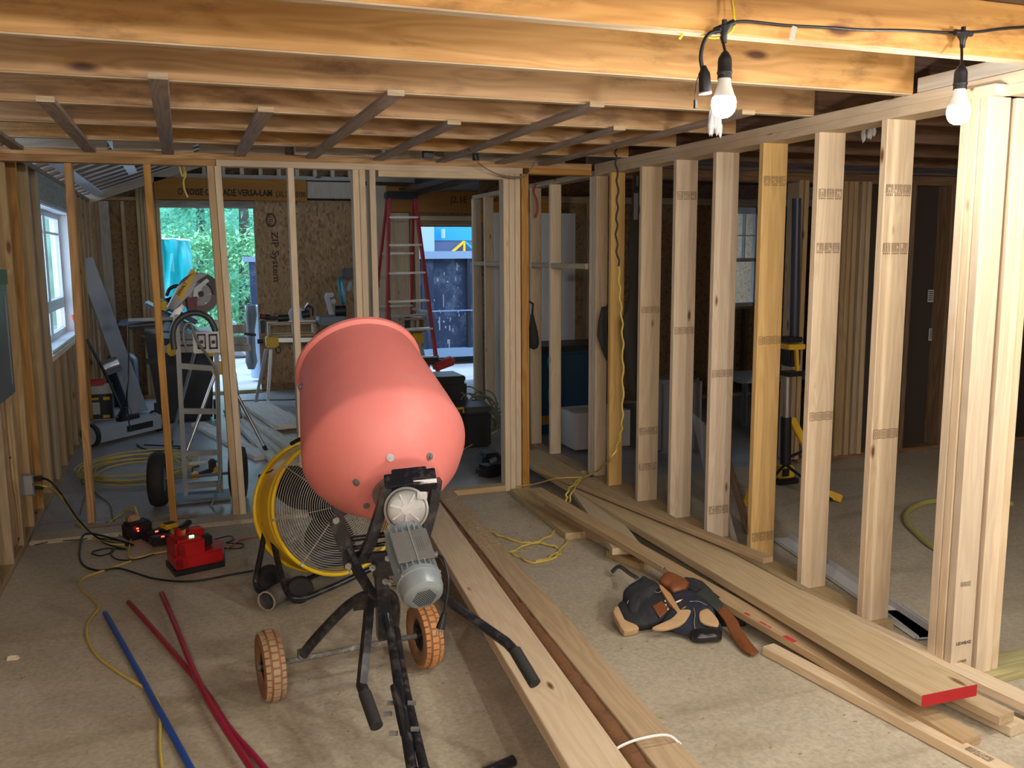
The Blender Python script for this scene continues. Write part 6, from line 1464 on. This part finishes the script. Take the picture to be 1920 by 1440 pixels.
# yellow hose
yh = thing('yellow_hose', at(1700, 965, z=0), 'thick dull yellow hose curving on the floor behind the corner post', 'hose')
tube('hose', floor_path([(1900, 945), (1830, 938), (1765, 938), (1725, 945), (1702, 960), (1700, 978), (1720, 1000), (1750, 1025), (1790, 1040), (1850, 1060)], .018), .018, plain('dull_yellow_hose', (.40, .36, .13), .6), yh, 12, smooth=6)
# posters
for i, (px, py, w_, h_, lab) in enumerate(((1745, 555, .06, .10, 'small upper paper notice on the dark rear wall'), (1749, 627, .085, .10, 'small lower paper notice on the dark rear wall'))):
    t = thing('paper_notice', A(px, py, 5.70), lab, 'notice'); P = A(px, py, 5.70)
    bm = bmesh.new(); add_box(bm, P, (w_, .003, h_)); obj('sheet', bm, plain('paper%d' % i, (.45, .44, .42), .8), t)
    for k in range(5):
        bm = bmesh.new(); add_box(bm, P+V((0, -.002, h_*.35-k*h_*.16)), (w_*.75, .001, h_*.06)); obj('print_line', bm, BLACK, t)
# leaning metal strips and grey boards
lm = thing('metal_strips', at(1345, 1000, z=0), 'bundle of thin grey metal strips leaning behind the studs', 'metal strips')
for k in range(12):
    x_ = 1303+k*2.3; bm = bmesh.new(); p1 = V((2.86+.012*k, 5.0-.1*k, 0)); add_beam(bm, at(1345+4.2*k, 985+6*k, z=.0), at(1298+2.2*k, 775+2*k, y=5.2-.04*k), .022, .003, up=(1, 0, 0)); obj('strip', bm, GALV, lm)
lumber('dark board leaning behind the yellow stud beside the metal strips', at(1405, 1000, z=.02), at(1345, 800, y=5.15), .12, .03, DARKW, up=(.3, -1, 0))
# tripod/ladder-like clutter seen between studs at x 1320-1420
sw = thing('dusty_case', (4.6, 7.2, 0), 'pale grey case standing in the dark behind the studs', 'case')
bm = bmesh.new(); add_box(bm, (3.72, 6.4, .30), (.40, .30, .60), bev=.03); obj('case_body', bm, plain('dusty_grey', (.25, .25, .26), .6), sw); tube('case_handle', [V((3.62, 6.22, .60)), V((3.62, 6.22, .66)), V((3.82, 6.22, .66)), V((3.82, 6.22, .60))], .01, BLACK, sw, 8)
tbm = thing('low_table', (6.2, 7.6, 0), 'pale low table top catching daylight below the right window', 'table')
bm = bmesh.new(); add_box(bm, (5.3, 7.3, .42), (1.0, .6, .03)); obj('table_top', bm, PALEG, tbm)
for x_ in (4.86, 5.74):
    for y_ in (7.05, 7.55): 
        bm = bmesh.new(); add_box(bm, (x_, y_, .20), (.04, .04, .41)); obj('leg', bm, GREYP, tbm)
# dark cloth jacket and rope coils hanging on the wall behind the yellow-cord stud
jk = thing('hanging_jacket', A(1185, 500, 5.3), 'dark olive jacket hanging behind the stud with the yellow cord', 'jacket')
JC = plain('olive_cloth', (.045, .042, .035), .9)
def drape(name, outline, y, depth, mat, parent):
    """soft hanging shape with thickness: stacked cross-sections through (x-left, x-right, y-pixel)"""
    bm = bmesh.new(); prev = None; N_ = 14
    for i, (l_, r_, py) in enumerate(outline):
        a, b_ = A(l_, py, y), A(r_, py, y); c_ = (a+b_)/2; hw = (b_-a).length/2
        row = [bm.verts.new(c_+V((math.cos(2*PI*k/N_)*hw, math.sin(2*PI*k/N_)*depth*(1+.35*math.sin(5*k+i*.7)), 0))) for k in range(N_)]
        if prev: [bm.faces.new((prev[k], prev[(k+1) % N_], row[(k+1) % N_], row[k])) for k in range(N_)]
        else: bm.faces.new(row)
        prev = row
    bm.faces.new(list(reversed(prev))); bmesh.ops.recalc_face_normals(bm, faces=bm.faces)
    return obj(name, bm, mat, parent, smooth=True)
drape('jacket_body', [(1190, 1198, 350), (1188, 1202, 400), (1184, 1204, 440), (1178, 1206, 465), (1182, 1206, 500), (1184, 1207, 540), (1178, 1208, 570), (1165, 1212, 600), (1168, 1212, 640), (1172, 1212, 680), (1176, 1208, 720), (1182, 1204, 750)], 5.25, .05, JC, jk)
bm = bmesh.new(); add_cyl(bm, A(1195, 350, 5.25)+V((0, 0, -.02)), A(1195, 345, 5.25)+V((0, 0, .05)), .03, seg=14); obj('hook', bm, BLACK, jk)
bm = bmesh.new(); add_beam(bm, A(1193, 362, 5.2), A(1192, 412, 5.2), .03, .006, up=(0, 1, 0)); obj('light_strap', bm, plain('strap_grey', (.2, .22, .25), .6), jk)
rc2 = thing('rope_coil', A(1135, 610, 5.35), 'dark coil of cord hanging between the doubled studs and the yellow stud', 'rope')
for k in range(5):
    c_ = A(1146-k*1.5, 610, 5.53); rx, rz = .055-.004*k, .16-.012*k
    tube('rope_turn', [c_+V((rx*math.cos(2*PI*j/16), -.012*k, rz*math.sin(2*PI*j/16))) for j in range(16)], .008, JC, rc2, 8, closed=True, smooth=2)
drape('cloth', [(1128, 1150, 575), (1122, 1156, 600), (1120, 1158, 630), (1128, 1158, 655), (1140, 1156, 680)], 5.56, .03, JC, rc2)
# tufts of insulation hanging from the ceiling
TUFT = plain('insulation', (.55, .55, .57), .95)
for i, (px, py, y, s_, lab) in enumerate(((1340, 232, 2.9, 1.0, 'grey-white tuft of insulation hanging just below the left bulb'), (1632, 250, 3.46, .9, 'grey-white tuft of insulation hanging between the studs by the right bulb'))):
    t = thing('insulation_tuft', A(px, py, y), lab, 'insulation'); rn = random.Random(i)
    for k in range(7):
        P = A(px+rn.uniform(-10, 10), py, y); 
        bm = bmesh.new(); L = rn.uniform(.04, .075)*s_; add_lathe(bm, V((P.x, P.y+rn.uniform(-.015, .015), P.z+.02)), (rn.uniform(-.25, .25), 0, -1), [(-.03, .004), (0, .010*s_), (L*.4, .013*s_), (L*.8, .006), (L, 0)], 8)
        obj('fibre', bm, TUFT, t, smooth=True)
    tube('thread', [A(px, py, y), V((A(px, py, y).x, A(px, py, y).y+(.02 if i else -.02), ZC+.012))], .004, TUFT, t, 5)
# old wires looping under the ceiling by the doorway
ow = thing('old_wire', A(950, 320, 5.5), 'old grey wires sagging under the ceiling over the doorway', 'wire')
WG = plain('old_wire_grey', (.22, .19, .15), .8)
for k in range(3):
    tube('wire', [A(890+k, 290-2*k, 5.5), A(896, 303+k, 5.5), A(915+4*k, 318+2*k, 5.55), A(945, 331-k, 5.55), A(980, 333-k, 5.55), A(995, 318, 5.5), A(1000+2*k, 303, 5.5)], .0028, WG, ow, 6, smooth=5)
tube('wire', [A(505, 253, 4.9), A(530, 262, 4.9), A(548, 272, 4.9), A(575, 272, 4.9), A(592, 262, 4.9)], .0028, WG, ow, 6, smooth=5)
# stray bits: nails on joist, small blocks
jb = thing('junction_box', A(802, 288, 5.3), 'small black junction box fixed between the last joists', 'junction box')
bm = bmesh.new(); add_box(bm, A(802, 288, 5.35), (.06, .05, .05), bev=.003); obj('box', bm, BLACK, jb)
# ================================================================== OUTDOORS
GRND = concrete('gravel', (.62, .60, .60), (.40, .39, .40), .9)
bm = bmesh.new(); add_box(bm, (6, 31.1, -.10), (60, 40, .1)); tag(obj('ground', bm, GRND), kind='structure')
def leafmat(name, c1, c2):
    m, n, l, b = mat_new(name); t = n.new('ShaderNodeTexCoord'); z_ = n.new('ShaderNodeTexNoise'); z_.inputs['Scale'].default_value = 2.5; z_.inputs['Detail'].default_value = 6
    r = n.new('ShaderNodeValToRGB'); r.color_ramp.elements[0].color = (*c1, 1); r.color_ramp.elements[1].color = (*c2, 1); r.color_ramp.elements[0].position = .35; r.color_ramp.elements[1].position = .65
    l.new(t.outputs['Object'], z_.inputs['Vector']); l.new(z_.outputs[0], r.inputs[0]); l.new(r.outputs[0], b.inputs['Base Color']); b.inputs['Roughness'].default_value = .6; return m
LF = [leafmat('leaves_teal', (.07, .34, .22), (.28, .74, .50)), leafmat('leaves_mid', (.05, .26, .15), (.18, .55, .32)), leafmat('leaves_light', (.12, .34, .14), (.34, .66, .34))]
TRK = plain('trunk_bark', (.08, .06, .05), .9)
def tree(x, y, zc, r, h, m_, lab, seed, name='pine_tree', n_=5200, cat='tree', trunk=True):
    rn = random.Random(seed); t = thing(name, (x, y, 0), lab, cat)
    bm = bmesh.new()
    cl_ = [(V((rn.gauss(0, .5)*r, rn.gauss(0, .35)*r, zc+rn.uniform(-.5, .5)*h)), rn.uniform(.25, .5)) for _ in range(70)]
    for i in range(n_):
        c_, cr_ = cl_[i % len(cl_)]
        p = c_+V((rn.gauss(0, .5)*cr_, rn.gauss(0, .5)*cr_, rn.gauss(0, .35)*cr_))+V((x, y, 0))
        if p.z < .02: p.z = .02+rn.random()*.3
        d_ = V((rn.uniform(-1, 1), rn.uniform(-1, 1), rn.uniform(-.6, .4))).normalized(); s_ = d_.cross(V((rn.uniform(-.3, .3), rn.uniform(-.3, .3), 1))).normalized()
        L = rn.uniform(.07, .16); W_ = rn.uniform(.012, .035)
        vs = [bm.verts.new(p), bm.verts.new(p+d_*L*.5+s_*W_), bm.verts.new(p+d_*L+V((0, 0, -.02))), bm.verts.new(p+d_*L*.5-s_*W_)]
        bm.faces.new(vs)
    o = obj('foliage', bm, m_, t); o['kind'] = 'stuff'
    if trunk: 
        bm = bmesh.new(); add_tube(bm, [V((x, y, 0)), V((x+.05, y, zc)), V((x, y, zc+h*.5))], .1, 10, radii=[.16, .10, .04]); obj('trunk', bm, TRK, t, smooth=True)
tree(-.6, 19.0, 2.6, 1.7, 4.4, LF[0], 'teal green tree with drooping foliage filling the left of the garage doorway view', 1)
tree(1.2, 19.5, 2.4, 1.8, 4.4, LF[0], 'teal green tree with dark gaps on the right of the garage doorway view', 2)
tree(.4, 21.5, 2.2, 3.2, 4.6, LF[1], 'darker green tree mass standing farthest behind the garage doorway', 3, n_=9000)
tree(.5, 17.2, 1.0, 1.3, 1.9, LF[2], 'light green bush growing low in front of the trees', 4, name='green_bush', cat='bush', trunk=False)
bm = bmesh.new(); add_box(bm, (.5, 24.5, 2.6), (14, .4, 5.4)); hg_ = obj('hedge_bank', bm, LF[1]); tag(hg_, 'dense green bank of hedge closing the view behind the trees', 'hedge')
tree(7.0, 19.5, 1.8, 2.2, 3.4, LF[0], 'green tree seen outside the right-hand window', 7, n_=3000)
tree(-9.0, 10.0, 2.2, 2.2, 4.4, LF[1], 'green tree outside the left window', 8, n_=3000)
# tarp over a stack
TARP = plain('teal_tarp', (.015, .36, .38), .35, dirt=.2, dcol=(.2, .5, .5), scale=3, bump=.5)
tp = thing('tarp_covered_stack', (-.1, 14, 0), 'bright teal tarp draped over a tall stack outside the garage doorway', 'tarp')
bm = bmesh.new(); T0 = 14.0; rowsT = [(292, 353, 448), (292, 357, 475), (292, 360, 510), (292, 358, 545), (292, 350, 590), (292, 349, 640), (292, 347, 655)]
prev = None; rn = random.Random(9)
for i, (l_, r_, py) in enumerate(rowsT):
    row = []
    for k in range(13):
        t_ = k/12; P = A(l_-30+(r_-l_+30)*t_, py, T0); row.append(bm.verts.new(P+V((0, .06*math.sin(k*2.1+i)+.05*math.sin(i*1.7-k), 0))))
    row += [bm.verts.new(row[12].co+V((.02, .4, .0))), bm.verts.new(row[12].co+V((.02, 1.2, .0))), bm.verts.new(row[0].co+V((0, 1.2, 0)))]
    if prev: [bm.faces.new((prev[k], prev[(k+1) % 16], row[(k+1) % 16], row[k])) for k in range(16)]
    else: bm.faces.new(list(reversed(row)))
    prev = row
bmesh.ops.recalc_face_normals(bm, faces=bm.faces); obj('tarp', bm, TARP, tp, smooth=True, ang=.8)
bm = bmesh.new(); add_cyl(bm, A(300, 447, T0), A(356, 450, T0), .012, seg=8); obj('tarp_rope', bm, WHITE, tp)
bm = bmesh.new(); bmz = A(320, 655, T0).z; add_box(bm, (A(320, 655, T0).x, T0+.5, max(bmz/2, .02)), (.7, .7, max(bmz, .04))); obj('pallet', bm, PINE_D, tp)
rk = thing('rock_pile', at(390, 640, z=0), 'pale rocks heaped on the gravel below the trees', 'rocks'); rn = random.Random(4)
for k in range(16):
    P = at(rn.uniform(365, 470), rn.uniform(640, 668), z=0); bm = bmesh.new(); bmesh.ops.create_icosphere(bm, subdivisions=1, radius=rn.uniform(.10, .24))
    for v_ in bm.verts: v_.co *= rn.uniform(.75, 1.15); v_.co.z *= .6
    bmesh.ops.translate(bm, vec=(P.x, min(P.y, 17.5), .06), verts=bm.verts); obj('rock', bm, plain('rock', (.38, .34, .33), .9) if k == 0 else bpy.data.materials['rock'], rk)
# steel frame post and bin at the right of the door view
DKB = plain('dumpster_blue', (.035, .055, .11), .45, dirt=.6, dcol=(.28, .33, .42), scale=4)
DKB2 = plain('dumpster_dark', (.03, .035, .05), .45)
LTB = plain('light_blue_steel', (.30, .42, .58), .45)
fp = thing('steel_gantry', A(462, 560, 13.0), 'blue-grey steel frame post with a top arm outside the garage doorway', 'frame')
bm = bmesh.new(); P = A(473, 486, 13.0); Q0 = A(480, 700, 13.0); add_beam(bm, V((P.x+.02, 13, 0)), V((P.x, 13, P.z)), .10, .10, up=(0, 1, 0)); obj('post', bm, DKB, fp)
bm = bmesh.new(); add_beam(bm, A(455, 486, 13.0), A(510, 487, 13.0), .12, .07); obj('top_arm', bm, LTB, fp)
gb = thing('grey_rubbish_bin', at(470, 700, z=0), 'blue-grey rubbish bin with a dark bag hanging over its side, outside', 'bin')
zb = at(475, 705, z=0); q = A(484, 640, 12.2); q.z = 0
bm = bmesh.new(); add_cyl(bm, q+V((.05, .1, 0)), q+V((.05, .1, .95)), .15, .19, seg=24); obj('bin_body', bm, LTB, gb, smooth=True, ang=.6)
drape('bag', [(461, 480, 572), (459, 482, 590), (462, 478, 620), (461, 480, 660), (460, 483, 678), (465, 478, 692)], 11.85, .04, plain('grey_bag', (.06, .065, .07), .6), gb)
# dumpster outside the right opening
du = thing('dumpster', (3.9, 13.2, 0), 'dark blue steel dumpster with ribs and scratches filling the right door opening', 'dumpster')
DY = 13.0; zt, zb = A(840, 478, DY).z, A(840, 664, DY).z; xl = A(792, 550, DY).x
bm = bmesh.new(); add_box(bm, (xl+1.1, DY+.9, (zt+zb)/2), (2.3, 1.6, zt-zb)); obj('side_panel', bm, DKB, du)
bm = bmesh.new(); add_box(bm, (xl+1.1, DY+.06, zt), (2.4, .14, .11)); obj('top_rail', bm, LTB, du)
bm = bmesh.new(); add_box(bm, (xl+1.1, DY+.06, zb+.02), (2.4, .14, .13)); obj('bottom_rail', bm, LTB, du)
for px in (797, 880, 960, 1040):
    bm = bmesh.new(); P = A(px, 560, DY); add_box(bm, (P.x, DY+.05, (zt+zb)/2), (.045, .10, zt-zb)); obj('rib', bm, DKB2, du)
    bm = bmesh.new(); add_box(bm, (P.x+.09, DY+.07, (zt+zb)/2), (.11, .06, zt-zb-.05)); obj('rib', bm, DKB, du)
bm = bmesh.new(); P = A(840, 583, DY-.06); add_box(bm, (xl+1.1, DY-.03, P.z), (2.4, .012, .018)); obj('cable_rod', bm, LTB, du)
rn = random.Random(3); bm = bmesh.new()
for k in range(70):
    x_, z_ = xl+rn.uniform(.05, 1.3), rn.uniform(zb+.1, zt-.1); add_box(bm, (x_, DY+.098, z_), (rn.uniform(.006, .02), .004, rn.uniform(.01, .06 if k % 6 else .3)))
o = obj('paint_scratch', bm, PALEG, du); o['kind'] = 'stuff'
for px in (800, 960):
    bm = bmesh.new(); P = A(px, 660, DY); add_box(bm, (P.x+.1, DY+.4, zb/2), (.14, .9, max(zb-.02, .05))); obj('skid', bm, BLACK, du)
d2 = thing('painted_container', (4.5, 16.5, 0), 'dark blue container with a cyan top band and yellow-teal peaked emblem, behind the dumpster', 'container')
EY = 16.0; z1_, z2_ = A(840, 424, EY).z, A(840, 443, EY).z; xm = A(840, 450, EY).x
bm = bmesh.new(); add_box(bm, (xm+.6, EY+1, z2_/2), (3.2, 1.8, z2_)); obj('body', bm, plain('container_blue', (.07, .10, .20), .5), d2)
bm = bmesh.new(); add_box(bm, (xm+1.05, EY+1, (z1_+z2_)/2+.15), (2.6, 1.84, z1_-z2_+.45)); obj('top_band', bm, plain('cyan_paint', (.01, .28, .55), .4), d2)
bm = bmesh.new(); P = A(803, 460, EY-.05); add_box(bm, (A(802, 460, EY).x-.1, EY-.03, 1.0), (.42, .05, 3.4)); obj('corner_post', bm, LTB, d2)
bm = bmesh.new(); P = A(831, 438, EY-.05); add_cyl(bm, P-V((0, 0, .08)), P+V((0, 0, .08)), .035, seg=10); obj('latch', bm, LTB, d2)
EMY = plain('emblem_yellow', (.75, .42, .0), .5); EMT = plain('emblem_teal', (.0, .32, .36), .5)
bm = bmesh.new()
for a, b_ in (((848, 472), (870, 453)), ((870, 452), (870, 472))): add_beam(bm, A(*a, EY-.02), A(*b_, EY-.02), .04, .06, up=(0, 1, 0))
obj('emblem_stroke', bm, EMY, d2)
bm = bmesh.new(); add_beam(bm, A(872, 454, EY-.02), A(892, 472, EY-.02), .04, .06, up=(0, 1, 0)); obj('emblem_stroke', bm, EMT, d2)
